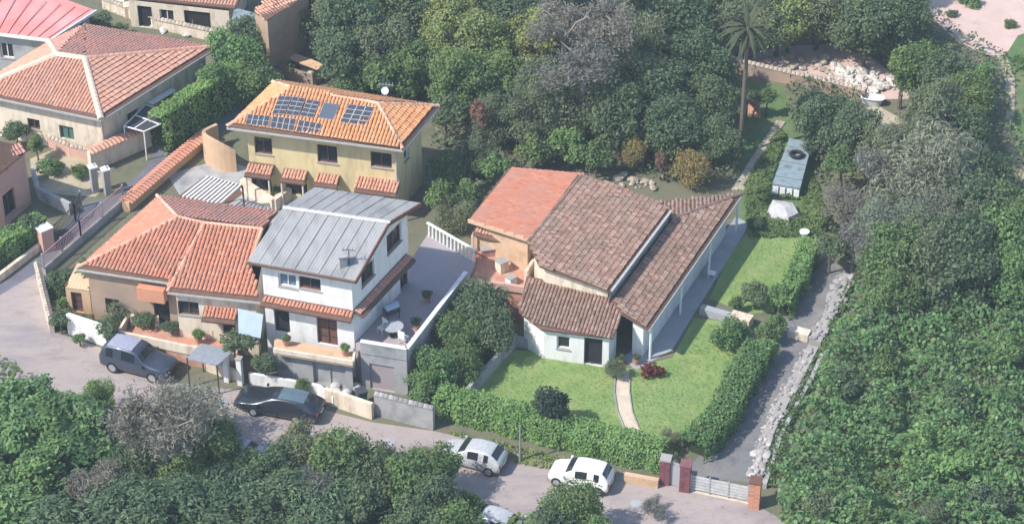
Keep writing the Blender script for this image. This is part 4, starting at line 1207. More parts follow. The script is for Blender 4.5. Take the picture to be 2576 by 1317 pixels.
def paint(name, c, rough=.3, metal=0.): return flat(name, c, rough, .5, metal, .5)
MT['taillight'] = flat('tail_light_red', (.35, .03, .03), .3)
MT['silver'] = paint('silver_paint', (.5, .5, .5), .35, .15)
MT['carwhite'] = paint('white_car_paint', (.78, .77, .74))
MT['black'] = paint('black_car_paint', (.02, .026, .034), .22)
MT['slate'] = paint('slate_blue_paint', (.04, .052, .08), .35)
MT['slateroof'] = flat('faded_slate_roof', (.3, .31, .4), .6)
HATCH = [(-1.82, .7, .38, .7, .66, .8), (-1.74, .8, .28, .82, .66, .94), (-1.25, .82, .24, .86, .6, 1.34), (-.75, .83, .22, .86, .6, 1.41), (.1, .83, .22, .85, .6, 1.38), (.95, .83, .22, .82, .7, .9), (1.55, .8, .25, .74, .66, .82), (1.82, .68, .32, .56, .6, .64)]
WAGON = [(-2.35, .72, .38, .7, .66, .8), (-2.25, .82, .28, .84, .66, .94), (-1.75, .84, .24, .87, .58, 1.28), (-1.0, .85, .22, .87, .59, 1.37), (.2, .85, .22, .86, .59, 1.35), (1.1, .85, .22, .83, .74, .9), (2.05, .86, .26, .78, .72, .84), (2.35, .74, .34, .6, .66, .68)]
SUV = [(-2.2, .8, .4, .95, .72, 1.1), (-2.12, .88, .34, 1.02, .74, 1.2), (-1.95, .9, .32, 1.06, .72, 1.74), (-1.0, .91, .3, 1.06, .72, 1.8), (.3, .91, .3, 1.04, .72, 1.78), (.85, .91, .3, 1.0, .8, 1.1), (1.95, .88, .34, .95, .78, 1.0), (2.2, .8, .4, .75, .72, .85)]
BOXY = [(-1.74, .7, .38, .72, .64, .86), (-1.68, .79, .28, .84, .64, .98), (-1.35, .81, .24, .88, .6, 1.4), (-.75, .81, .22, .88, .61, 1.44), (.2, .81, .22, .86, .61, 1.41), (.95, .81, .22, .82, .7, .92), (1.5, .78, .25, .74, .66, .82), (1.74, .68, .32, .58, .6, .64)]
ix = (1, 2, 4, 5)
MT['roof_reflect'] = flat('painted_roof_reflection', (.1, .15, .19), .15, .6)  # pale blue patch painting a reflection on the black car's roof
car('silver hatchback with a black rear window parked below the clipped hedge', 1192, 1162, R(158), HATCH, MT['silver'], ix, scale=1.0)
car('small white hatchback parked at the end of the hedge near the red brick gate', 1462, 1212, R(161), BOXY, MT['carwhite'], ix)
car('long black estate car parked beside the white wall below the grey roofed house', 705, 1032, R(164), WAGON, MT['black'], ix, scale=1.08, roofmat=MT['roof_reflect'])
car('slate blue off-road car with a pale roof parked at the bend in the road', 352, 928, R(-22), SUV, MT['slate'], ix, cat='car', wheel=.38, roofmat=MT['slateroof'], wheels=(1.35, -1.3))
car('pale car almost hidden under the trees at the bottom edge', 1268, 1345, R(-25), HATCH, MT['silver'], ix)
car('pale lilac car half hidden behind bushes on the lower road', 612, 1162, R(-20), HATCH, paint('lilac_car_paint', (.45, .45, .56)), ix)

# ------------------------------------------------------------------ hedges
def hedge(label, pts, wd, h, mat, n, size, seed, name='hedge', z0=0., flat_top=True):
    """a clipped hedge along ground points: a dark inner body and leaf cards on its faces"""
    root = thing(name, label, 'hedge', pts[0])
    rng = np.random.default_rng(seed)
    seg = [(a, b, (b - a).length) for a, b in zip(pts, pts[1:])]
    tot = sum(s[2] for s in seg)
    mb = MB(); C = []; N = []
    for a, b, L in seg:
        x = (b - a) / L
        mb.beam(a + x * .35 + Vector((0, 0, z0 + h * .42)), b - x * .35 + Vector((0, 0, z0 + h * .42)), wd * .66, h * .78); y = Vector((-x.y, x.x, 0))
        m = int(n * L / tot)
        ts = rng.uniform(-.15, L + .15, m); q = rng.random(m)
        for t, k in zip(ts, q):
            f = rng.uniform(-1, 1); bulge = .07 * math.sin(t * 2.3 + seed) + .06 * math.sin(t * 5.1) + .16 * noise.noise(Vector((t * .8, f * 1.5, seed)))
            if k < .5: o, nn = y * (f * wd * .5) + Vector((0, 0, h + bulge + rng.normal(0, .09))), Vector((0, 0, 1))
            else:
                s = -1 if k < .85 else 1
                o, nn = y * (s * (wd * .5 + bulge + rng.normal(0, .04))) + Vector((0, 0, h * rng.uniform(.03, 1))), y * s
            p = a + x * t + o + Vector((0, 0, z0))
            C.append(list(p)); nn = nn * .8 + Vector((rng.normal(0, .5), rng.normal(0, .5), rng.normal(.25, .5))); N.append(list(nn))
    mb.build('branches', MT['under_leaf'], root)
    C = np.array(C) - np.array(list(root.location))
    me = cards('foliage', C, np.array(N), size * rng.uniform(.6, 1.4, len(C)), seed)
    link('foliage', me, MT[mat], root)
    return root
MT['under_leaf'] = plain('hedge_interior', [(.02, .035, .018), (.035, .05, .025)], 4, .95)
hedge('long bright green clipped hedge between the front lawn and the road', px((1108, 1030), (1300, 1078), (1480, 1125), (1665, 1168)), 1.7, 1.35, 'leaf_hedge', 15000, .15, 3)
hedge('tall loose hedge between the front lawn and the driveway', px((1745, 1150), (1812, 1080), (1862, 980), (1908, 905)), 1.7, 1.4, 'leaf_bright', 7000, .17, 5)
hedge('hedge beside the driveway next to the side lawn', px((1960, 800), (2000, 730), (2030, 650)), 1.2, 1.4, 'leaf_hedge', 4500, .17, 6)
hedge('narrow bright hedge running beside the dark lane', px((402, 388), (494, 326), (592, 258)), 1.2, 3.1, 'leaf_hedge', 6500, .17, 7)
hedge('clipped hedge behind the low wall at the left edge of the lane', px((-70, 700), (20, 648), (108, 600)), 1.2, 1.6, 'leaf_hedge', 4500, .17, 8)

# ------------------------------------------------------------------ fences, walls, gates
def railing(name, label, pts, h, gap, post_gap, mat, postmat, cat='fence', z0=0., th=.03):
    root = thing(name, label, cat, pts[0])
    rails = MB(); bars = MB()
    for a, b in zip(pts, pts[1:]):
        L = (b - a).length
        for z in (.12, h - .04): rails.beam(a + Vector((0, 0, z0 + z)), b + Vector((0, 0, z0 + z)), .05, .05)
        n = int(L / gap)
        for i in range(n):
            p = a.lerp(b, (i + .5) / n); bars.box(p + Vector((0, 0, z0 + h / 2 + .02)), th, th, h - .2)
        m = max(1, int(L / post_gap))
        for i in range(m + 1):
            p = a.lerp(b, i / m); MB().box(p + Vector((0, 0, z0 + (h + .08) / 2)), .11, .11, h + .08).build('post', postmat, root)
    rails.build('rail', mat, root)
    bars.build('bars', mat, root, kind='stuff')
    return root
MT['pinkmetal'] = flat('faded_red_metal', (.4, .24, .24), .6)
lw2 = px((112, 690), (205, 608), (312, 515))
capped_wall('lane_wall', lw2, .5, .25, MT['greywall'], 'low grey wall carrying a faded red railing along the lane')
railing('lane_railing', 'faded red railing along the lane beside the orange roof', lw2, 1.0, .16, 1.6, MT['pinkmetal'], MT['greywall'], z0=.5)
capped_wall('left_wall', px((-70, 745), (0, 705), (122, 612)), .5, .25, MT['cream'], 'low pale wall in front of the clipped hedge by the lane')
pb = thing('gate_pillar', 'square pink pillar box at the end of the hedge by the lane', 'pillar', at(118, 626))
MB().box((0, 0, .8), .8, .7, 1.6, R(40)).build('shaft', MT['pink'], pb, local=True); MB().box((0, 0, 1.64), .92, .82, .08, R(40)).build('cap', MT['white'], pb, local=True)
lg = px((135, 610), (190, 555), (205, 520))
railing('side_gate', 'dark metal gate and railing beside the pink pillar', lg, 1.2, .14, 1.4, MT['darkmetal'], MT['walk'])
capped_wall('yard_wall', px((85, 445), (100, 500), (180, 540)), .9, .25, MT['greywall'], 'grey yard wall below the pale dirt yard')
for u, v, lb in ((240, 482, 'left gatepost of weathered stone at the yard entrance'), (272, 488, 'right gatepost of weathered stone at the yard entrance')):
    g = thing('gatepost', lb, 'gatepost', at(u, v), group='gateposts at the yard entrance')
    MB().box((0, 0, .95), .42, .42, 1.9, .5).build('shaft', MT['stonecore'], g, local=True); MB().box((0, 0, 1.95), .56, .56, .1, .5).add([(-.2, -.2, 2), (.2, -.2, 2), (.2, .2, 2), (-.2, .2, 2), (0, 0, 2.22)], [(0, 1, 4), (1, 2, 4), (2, 3, 4), (3, 0, 4)]).build('cap', MT['whitepaint'], g, local=True)
# garden corner by the bend
capped_wall('corner_wall', px((98, 700), (132, 838)), 1.2, .3, MT['cream'], 'cream and rust stained wall at the bend in the road', MT['paver'], .42, 'coping_stone')
capped_wall('bend_wall', px((175, 838), (278, 872)), 1.5, .25, MT['white'], 'white garden wall facing the bend in the road')
railing('bend_railing', 'brown wooden railing above the white wall at the bend', px((135, 815), (240, 836)), 1.0, .16, 1.5, MT['wood'], MT['wood'], z0=.3)
hut = thing('garden_hut', 'small tan timber hut under palms in the corner garden', 'hut', at(205, 775))
hb = px((172, 782), (232, 790), (262, 752), (206, 745))
for i in range(4):
    A, B = hb[i], hb[(i + 1) % 4]
    wall(hut, A, B, 1.7 if i == 0 else 2.0, 1.7 if i == 0 else 2.0, 0, MT['tanwall'], [('m', .3, .02, 1.0, 1.5, 'door')] if i == 0 else ())
rr = [p + Vector((0, 0, 1.75)) for p in hb[:2]] + [p + Vector((0, 0, 2.45)) for p in hb[2:]]
sheet = MB().slab(rr, .08).build('roof', MT['cream'], hut)
for i in range(7):
    t = (i + .5) / 7; MB().beam(rr[0].lerp(rr[1], t) + Vector((0, 0, .03)), rr[3].lerp(rr[2], t) + Vector((0, 0, .03)), .24, .03).build('plank', MT['tanwall'], sheet)
# walls along the road in front of the houses
capped_wall('front_wall', px((288, 862), (400, 890), (470, 905)), .9, .22, MT['white'], 'white boundary wall behind the slate blue car')
capped_wall('front_wall', px((520, 930), (610, 962)), .8, .22, MT['cream'], 'stained cream boundary wall between the two parked dark cars')
capped_wall('front_wall', px((628, 962), (800, 992), (842, 1022)), .75, .2, MT['white'], 'low white boundary wall behind the black estate car')
capped_wall('front_wall', px((820, 1012), (938, 1052)), 1.1, .25, MT['cream'], 'cream gate wall right of the black estate car')
capped_wall('front_wall', px((945, 1040), (1092, 1078)), 1.5, .3, MT['greywall'], 'mossy grey wall ending at the clipped hedge', MT['darkstone'], .4, 'coping_stone')
for u, v, lb in ((572, 958, 'left white gatepost under the dark shrub'), (606, 966, 'right white gatepost under the dark shrub')):
    g = thing('gatepost', lb, 'gatepost', at(u, v), group='white gateposts between the parked cars')
    MB().box((0, 0, .95), .3, .3, 1.9, -.3).build('shaft', MT['white'], g, local=True); MB().box((0, 0, 1.93), .4, .4, .08, -.3).build('cap', MT['stonecore'], g, local=True)
cp_ = [at(470, 900, 2.1), at(545, 918, 2.1), at(590, 880, 2.1), at(505, 862, 2.1)]
cpt = thing('carport', 'flat grey metal carport roof between the two houses', 'carport', at(525, 930))
MB().slab(cp_, .08).build('roof', MT['steel'], cpt)
for p in cp_: MB().tube(Vector((p.x, p.y, 0)), p, .05, .05, 6).build('post', MT['darkmetal'], cpt)
# lawn fence wall
fnc = capped_wall('lawn_wall', px((1172, 1010), (1296, 868)), .9, .22, MT['greywall'], 'grey wall at the left side of the front lawn')
capped_wall('lawn_wall', px((1296, 868), (1420, 892)), .7, .22, MT['greywall'], 'low grey wall between the front lawn and the tiled front wing')
# stone bench wall on the right side
bw = thing('stone_bench', 'pale stone bench wall with a terracotta end on the right lawn', 'bench', at(1820, 800))
a, b = at(1762, 786), at(1888, 822)
MB().beam(a.lerp(b, 0) + Vector((0, 0, .25)), a.lerp(b, .6) + Vector((0, 0, .25)), .5, .5).build('plinth', MT['walk'], bw)
MB().beam(a.lerp(b, .6) + Vector((0, 0, .32)), b + Vector((0, 0, .32)), .75, .64).build('terracotta_end', MT['cream'], bw)
ps = thing('stone_plinth', 'low cream plinth across the top of the driveway', 'plinth', at(2015, 835))
mb = MB().beam(at(1985, 832, .25), at(2035, 845, .25), .7, .5); mb.build('base', MT['cream'], ps)
# gate at the road
def brick_pillar(u, v, h, wd, mat, label, capm):
    g = thing('brick_pillar', label, 'pillar', at(u, v))
    MB().box((0, 0, h / 2), wd - .04, wd - .04, h, R(-14)).build('core', MT['stonecore'], g, local=True)
    me = bpy.data.meshes.new('brick'); m_ = MB().box((0, 0, 0), wd / 2 - .015, .07, .13); me.from_pydata(m_.v, [], m_.f); me.update(); me.materials.append(mat)
    n = int(h / .15); rot = Matrix.Rotation(R(-14), 3, 'Z')
    for i in range(n):
        for fa in range(4):
            for j in range(2):
                o = bpy.data.objects.new('brick', me); COL.objects.link(o); o.parent = g
                off = (j - .5) * wd / 2 + (.03 if i % 2 else -.03)
                rr_ = Matrix.Rotation(R(-14) + fa * math.pi / 2, 3, 'Z')
                o.location = rr_ @ Vector((off, -wd / 2 + .01, .08 + i * .15)); o.rotation_euler = (0, 0, R(-14) + fa * math.pi / 2)
    MB().box((0, 0, h + .05), wd + .12, wd + .12, .1, R(-14)).build('cap', MT[capm], g, local=True)
brick_pillar(1672, 1212, 1.7, .5, MT['brick'], 'dark red brick pillar at the right end of the hedge', 'stonecore')

MT['brickcap'] = flat('brick_cap', (.2, .08, .09), .8)
brick_pillar(1722, 1230, 1.8, .52, MT['brick'], 'dark red brick pillar at the left of the white gate', 'brickcap')
brick_pillar(1896, 1272, 1.8, .56, MT['cottobrick'], 'terracotta brick pillar at the right of the white gate', 'wood')
mb_ = thing('pedestrian_gate', 'dark grey pedestrian gate between the two dark red pillars', 'gate', at(1697, 1224))
a, b = at(1682, 1216), at(1712, 1226)
MB().beam(a + Vector((0, 0, .85)), b + Vector((0, 0, .85)), .05, 1.6).build('panel', MT['walk'], mb_)
MT['gateboard'] = plain('weathered_white_board', [(.4, .39, .38), (.55, .54, .52)], 3, .7, stain=(.3, .28, .26), stain_scale=2)
gg = thing('sliding_gate', 'low weathered white driveway gate of horizontal boards', 'gate', at(1810, 1255))
a, b = at(1736, 1232), at(1880, 1262)
for i in range(5): MB().beam(a + Vector((0, 0, .22 + i * .2)), b + Vector((0, 0, .22 + i * .2)), .05, .15).build('board', MT['gateboard'], gg)
for t in (0, .33, .66, 1): MB().box(a.lerp(b, t) + Vector((0, 0, .6)), .08, .09, 1.2, R(-14)).build('post', MT['steel'], gg)
capped_wall('gate_wing', px((1570, 1208), (1655, 1224)), .55, .3, MT['tanwall'], 'low tan wall stub between the hedge end and the white car')
tk = structure('gate_threshold', px((1735, 1236), (1885, 1268), (1890, 1255), (1745, 1222)), MT['path'], .02)

# rubble stone wall along the driveway, each stone its own piece
def rubble_wall(label, pts, h, th, seed, matn, size=.42, name='stone_wall'):
    rnd = random.Random(seed)
    root = thing(name, label, 'wall', pts[0])
    core = MB()
    vs_ = []
    for k in range(4):
        m_ = bmesh.new(); bmesh.ops.create_icosphere(m_, subdivisions=1, radius=.5)
        for v_ in m_.verts: v_.co *= rnd.uniform(.8, 1.15); v_.co.z = max(-.38, min(.38, v_.co.z))
        me = bpy.data.meshes.new('stone'); m_.to_mesh(me); m_.free(); me.materials.append(MT[matn]); vs_.append(me)
    off = world_loc(root)
    for a, b in zip(pts, pts[1:]):
        core.beam(a + Vector((0, 0, h * .45)), b + Vector((0, 0, h * .45)), th * .75, h * .9)
        L = (b - a).length; x = (b - a) / L; y = Vector((-x.y, x.x, 0))
        n = int(L / size)
        for i in range(n):
            for row, (q, z) in enumerate(((-.3, h), (.05, h), (.33, h * .9), (-.48, h * .5), (.5, h * .5))):
                if rnd.random() < .22: continue
                s = size * rnd.choice((.55, .75, .9, 1.0, 1.35)) * rnd.uniform(.9, 1.1); q += rnd.uniform(-.1, .1)
                o = bpy.data.objects.new('stone', vs_[rnd.randrange(4)]); COL.objects.link(o); o.parent = root
                o.location = a + x * ((i + .5 + rnd.uniform(-.15, .15)) * size) + y * (q * th) + Vector((0, 0, z + rnd.uniform(-.05, .06))) - off
                o.scale = (s * rnd.uniform(.9, 1.5), s * rnd.uniform(.8, 1.1), s * .5); o.rotation_euler = (rnd.gauss(0, .2), rnd.gauss(0, .15), math.atan2(x.y, x.x) + rnd.gauss(0, .3))
    core.build('core', MT['stonecore'], root)
    return root
rubble_wall('pale rubble stone wall along the right side of the driveway', px((1898, 1215), (1930, 1100), (1968, 1020), (2005, 955), (2045, 880)), .38, .85, 3, 'stone', .36)
rubble_wall('dark mossy rubble wall climbing past the top of the driveway', px((2048, 868), (2095, 780), (2132, 700)), .4, 1.0, 4, 'darkstone', .38)
capped_wall('kerb_wall', px((1922, 1228), (1960, 1110), (2000, 1030), (2040, 960), (2066, 900)), .35, .22, MT['greywall'], 'thin pale kerb wall between the rubble wall and the ivy slope')
capped_wall('ruined_wall', px((1825, 170), (1900, 190), (2000, 213), (2100, 236), (2175, 255)), .9, .4, MT['brownwall'], 'ruined wall with a pale top crossing the scrub at the top right', MT['paver'], .5, 'coping_stone')
MT['palerock'] = pieces_mat('pale_rock', [(.4, .37, .34), (.55, .51, .46), (.63, .58, .53), (.46, .4, .36)])
def rocks(poly, n, seed, label, matn, group):
    rnd = random.Random(seed); xs = [p.x for p in poly]; ys = [p.y for p in poly]; k = 0
    me = None
    root = thing('rubble_heap', label, 'rubble', sum(poly, Vector()) / len(poly))
    m_ = bmesh.new(); bmesh.ops.create_icosphere(m_, subdivisions=1, radius=.5)
    for v_ in m_.verts: v_.co *= rnd.uniform(.75, 1.2)
    me = bpy.data.meshes.new('rock'); m_.to_mesh(me); m_.free(); me.materials.append(MT[matn])
    while k < n:
        p = Vector((rnd.uniform(min(xs), max(xs)), rnd.uniform(min(ys), max(ys)), 0))
        if not inside(p, poly): continue
        k += 1; s = rnd.choice((.2, .3, .4, .5, .65)) * rnd.uniform(.8, 1.2)
        o = bpy.data.objects.new('rock', me); COL.objects.link(o); o.parent = root
        o.location = p - Vector(root.location) + Vector((0, 0, s * .25)); o.scale = (s * 1.3, s, s * .55); o.rotation_euler = (rnd.gauss(0, .2), rnd.gauss(0, .2), rnd.random() * 6)
rocks(px((2090, 165), (2200, 180), (2265, 215), (2190, 235), (2080, 200)), 130, 3, 'heap of pale rocks at the end of the ruined wall', 'palerock', '')
rocks(px((1900, 150), (2080, 140), (2090, 190), (1960, 180)), 34, 4, 'scattered rocks along the track behind the ruined wall', 'paver', '')

rocks(px((700, 160), (790, 190), (830, 170), (760, 110), (700, 110)), 40, 13, 'pale rubble around the ruined shed behind the yellow house', 'palerock', '')
rocks(px((275, 25), (420, 85), (600, 120), (610, 90), (430, 55), (300, 10)), 90, 14, 'pale rubble and broken masonry along the top edge behind the large roof', 'palerock', '')
rocks(px((1540, 440), (1630, 450), (1650, 480), (1560, 470)), 30, 9, 'heap of rubble and stone behind the brown tiled roof', 'paver', '')
# scrap things in the back garden
td = thing('tarpaulin_shed', 'blue grey sheeted shed with a tyre on its roof in the back garden', 'shed', at(1995, 480))
q = [at(1942, 462, .9), at(2012, 474, .9), at(2042, 360, 1.15), at(1985, 348, 1.15)]
walls(td, ccw(q), 0, MT['tarp'], {}, drop=.04)
for i in range(6):
    t0, t1 = i / 6 + .004, (i + 1) / 6 - .004
    MB().slab([q[0].lerp(q[3], t0) + Vector((0, 0, .03 * (i % 2))), q[1].lerp(q[2], t0) + Vector((0, 0, .03 * (i % 2))), q[1].lerp(q[2], t1) + Vector((0, 0, .03 * (i % 2) + .01)), q[0].lerp(q[3], t1) + Vector((0, 0, .03 * (i % 2) + .01))], .04).build('roof_sheet', MT['tarp'], td)
fa, fb_ = q[0], q[1]
for i in range(4):
    a, b = fa.lerp(fb_, i / 4 + .03), fa.lerp(fb_, (i + 1) / 4 - .03)
    MB().beam(Vector((a.x, a.y - .07, .5)), Vector((b.x, b.y - .07, .5)), .05, .55).build('panel', MT['whitepaint'], td)
MB().slab([at(2035, 372, 1.05), at(2078, 378, 1.0), at(2078, 350, 1.05), at(2040, 345, 1.12)], .05).build('awning', MT['steel'], td)
ty = thing('tyre', 'old tyre lying on the blue grey shed roof', 'tyre', at(2003, 388, 1.26))
tm_ = MB()
for i in range(16):
    for j in range(8):
        A_, B_ = i * 6.28318 / 16, j * 6.28318 / 8
        tm_.v.append(Vector(((.38 + .12 * math.cos(B_)) * math.cos(A_), (.38 + .12 * math.cos(B_)) * math.sin(A_), .12 * math.sin(B_))))
        tm_.f.append((i * 8 + j, ((i + 1) % 16) * 8 + j, ((i + 1) % 16) * 8 + (j + 1) % 8, i * 8 + (j + 1) % 8))
tm_.build('casing', MT['tyre'], ty, local=True, smooth=True)
MT['palecloth'] = plain('pale_cloth', [(.42, .41, .4), (.58, .56, .54)], 2.5, .8, stain=(.3, .29, .28), stain_scale=1.6)
wt = thing('covered_stack', 'pile under a pale tarpaulin below the blue grey shed', 'tarpaulin', at(1968, 548))
tp_ = MB(); lo_ = px((1922, 552), (1985, 572), (2016, 548), (1998, 522), (1936, 514)); hi_ = [p.lerp(at(1968, 546), .2) + Vector((0, 0, .5 + .12 * math.sin(i * 2.2))) for i, p in enumerate(lo_)]
cc_ = sum(hi_, Vector()) / 5 + Vector((0, 0, .15))
tp_.add(lo_ + hi_ + [cc_], [(i, (i + 1) % 5, 5 + (i + 1) % 5, 5 + i) for i in range(5)] + [(5 + i, 5 + (i + 1) % 5, 10) for i in range(5)])
tp_.build('sheet', MT['palecloth'], wt)
mb = MB()
for i in range(4): mb.beam(hi_[i] + Vector((0, 0, .03)), lo_[i] + Vector((0, 0, .05)), .05, .05)
mb.build('rope', MT['wood'], wt)
wp = thing('white_pot', 'white garden pot at the top of the side lawn', 'pot', at(2022, 596))
MB().tube((0, 0, 0), (0, 0, .4), .2, .3, 10).tube((0, 0, .4), (0, 0, .45), .33, .33, 10).build('body', MT['whitepaint'], wp, local=True)
rt = thing('terracotta_stone', 'upright terracotta slab standing in the back meadow', 'slab', at(1895, 290))
MB().slab([at(1878, 285, .1), at(1910, 300, .1), at(1908, 262, 1.0), at(1885, 248, 1.1)], .15).build('slab', MT['cotto'], rt)
dk = thing('bathtub', 'old white bathtub lying in the scrub at the top right', 'bathtub', at(2192, 262), R(-14))
N_ = 20; tb = MB(); rings = []
for rx, ry, z_ in ((.62, .3, .02), (.78, .4, .5), (.86, .47, .56), (.86, .47, .6), (.72, .33, .59), (.6, .24, .18)):
    rings.append(len(tb.v)); tb.v += [Vector((rx * math.copysign(abs(math.cos(i * 6.28318 / N_)) ** .7, math.cos(i * 6.28318 / N_)), ry * math.copysign(abs(math.sin(i * 6.28318 / N_)) ** .7, math.sin(i * 6.28318 / N_)), z_)) for i in range(N_)]
for r0, r1 in zip(rings, rings[1:]): tb.f += [(r0 + i, r0 + (i + 1) % N_, r1 + (i + 1) % N_, r1 + i) for i in range(N_)]
tb.f += [tuple(range(N_))[::-1]]
tb.build('shell', MT['whitepaint'], dk, local=True)
MB().disc((0, 0, .2), (0, 0, 1), .25, .02, 12).build('dark_hollow', MT['hidden'], dk, local=True).scale = (2.2, .9, 1)  # dark disc painted in for the shade inside the tub's hollow
for x in (-.5, .5): MB().box((x, 0, .03), .08, .5, .06).build('foot', MT['steel'], dk, local=True)
ss = thing('tan_roofed_shed', 'low shed with a pale tan sheet roof in the top right scrub', 'shed', at(2225, 320))
q = [at(2165, 262, 1.6), at(2225, 312, 1.5), at(2290, 312, 1.5), at(2215, 270, 1.6)]
walls(ss, ccw(q), 0, MT['greywall'], drop=.05); MB().slab(ccw(q), .08).build('roof', MT['paledirt'], ss)

# yellowish round bed ornament on the lawn
hb_ = thing('red_shrub', 'small round dark red shrub on the front lawn', 'shrub', at(1640, 945))
c_ = link('foliage', CR['rust'][0].copy(), None, hb_); c_.data.materials.clear(); c_.data.materials.append(leaf_mat('leaf_red', [(.12, .035, .035), (.2, .06, .055), (.16, .05, .05)])); c_.location = (0, 0, .45); c_.scale = (.75, .65, .6)
MB().tube((0, 0, 0), (0, 0, .4), .05, .04, 5).build('stem', MT['bark'], hb_, local=True)

# utility poles and wires
def pole(u, v, h, label, r=.12):
    t = thing('utility_pole', label, 'pole', at(u, v))
    MB().tube((0, 0, -.1), (0, 0, h), r, r * .65, 8).build('shaft', MT['poleface'], t, local=True)
    if h < 4: return t
    MB().beam((-.25, 0, h - .5), (.25, 0, h - .5), .07, .07).build('crossarm', MT['bark'], t, local=True)
    for x in (-.2, .2): MB().tube((x, 0, h - .45), (x, 0, h - .25), .05, .04, 6).build('insulator', MT['whitepaint'], t, local=True)
    return t
MT['poleface'] = plain('grey_pole', [(.2, .19, .18), (.3, .29, .28)], 3, .9)
pole(1308, 1160, 2.6, 'short grey post leaning out of the clipped hedge', .08)
# ------------------------------------------------------------------ trees and shrubs
print('trees')
WB = 'trees in the wood behind the houses'
T = tree
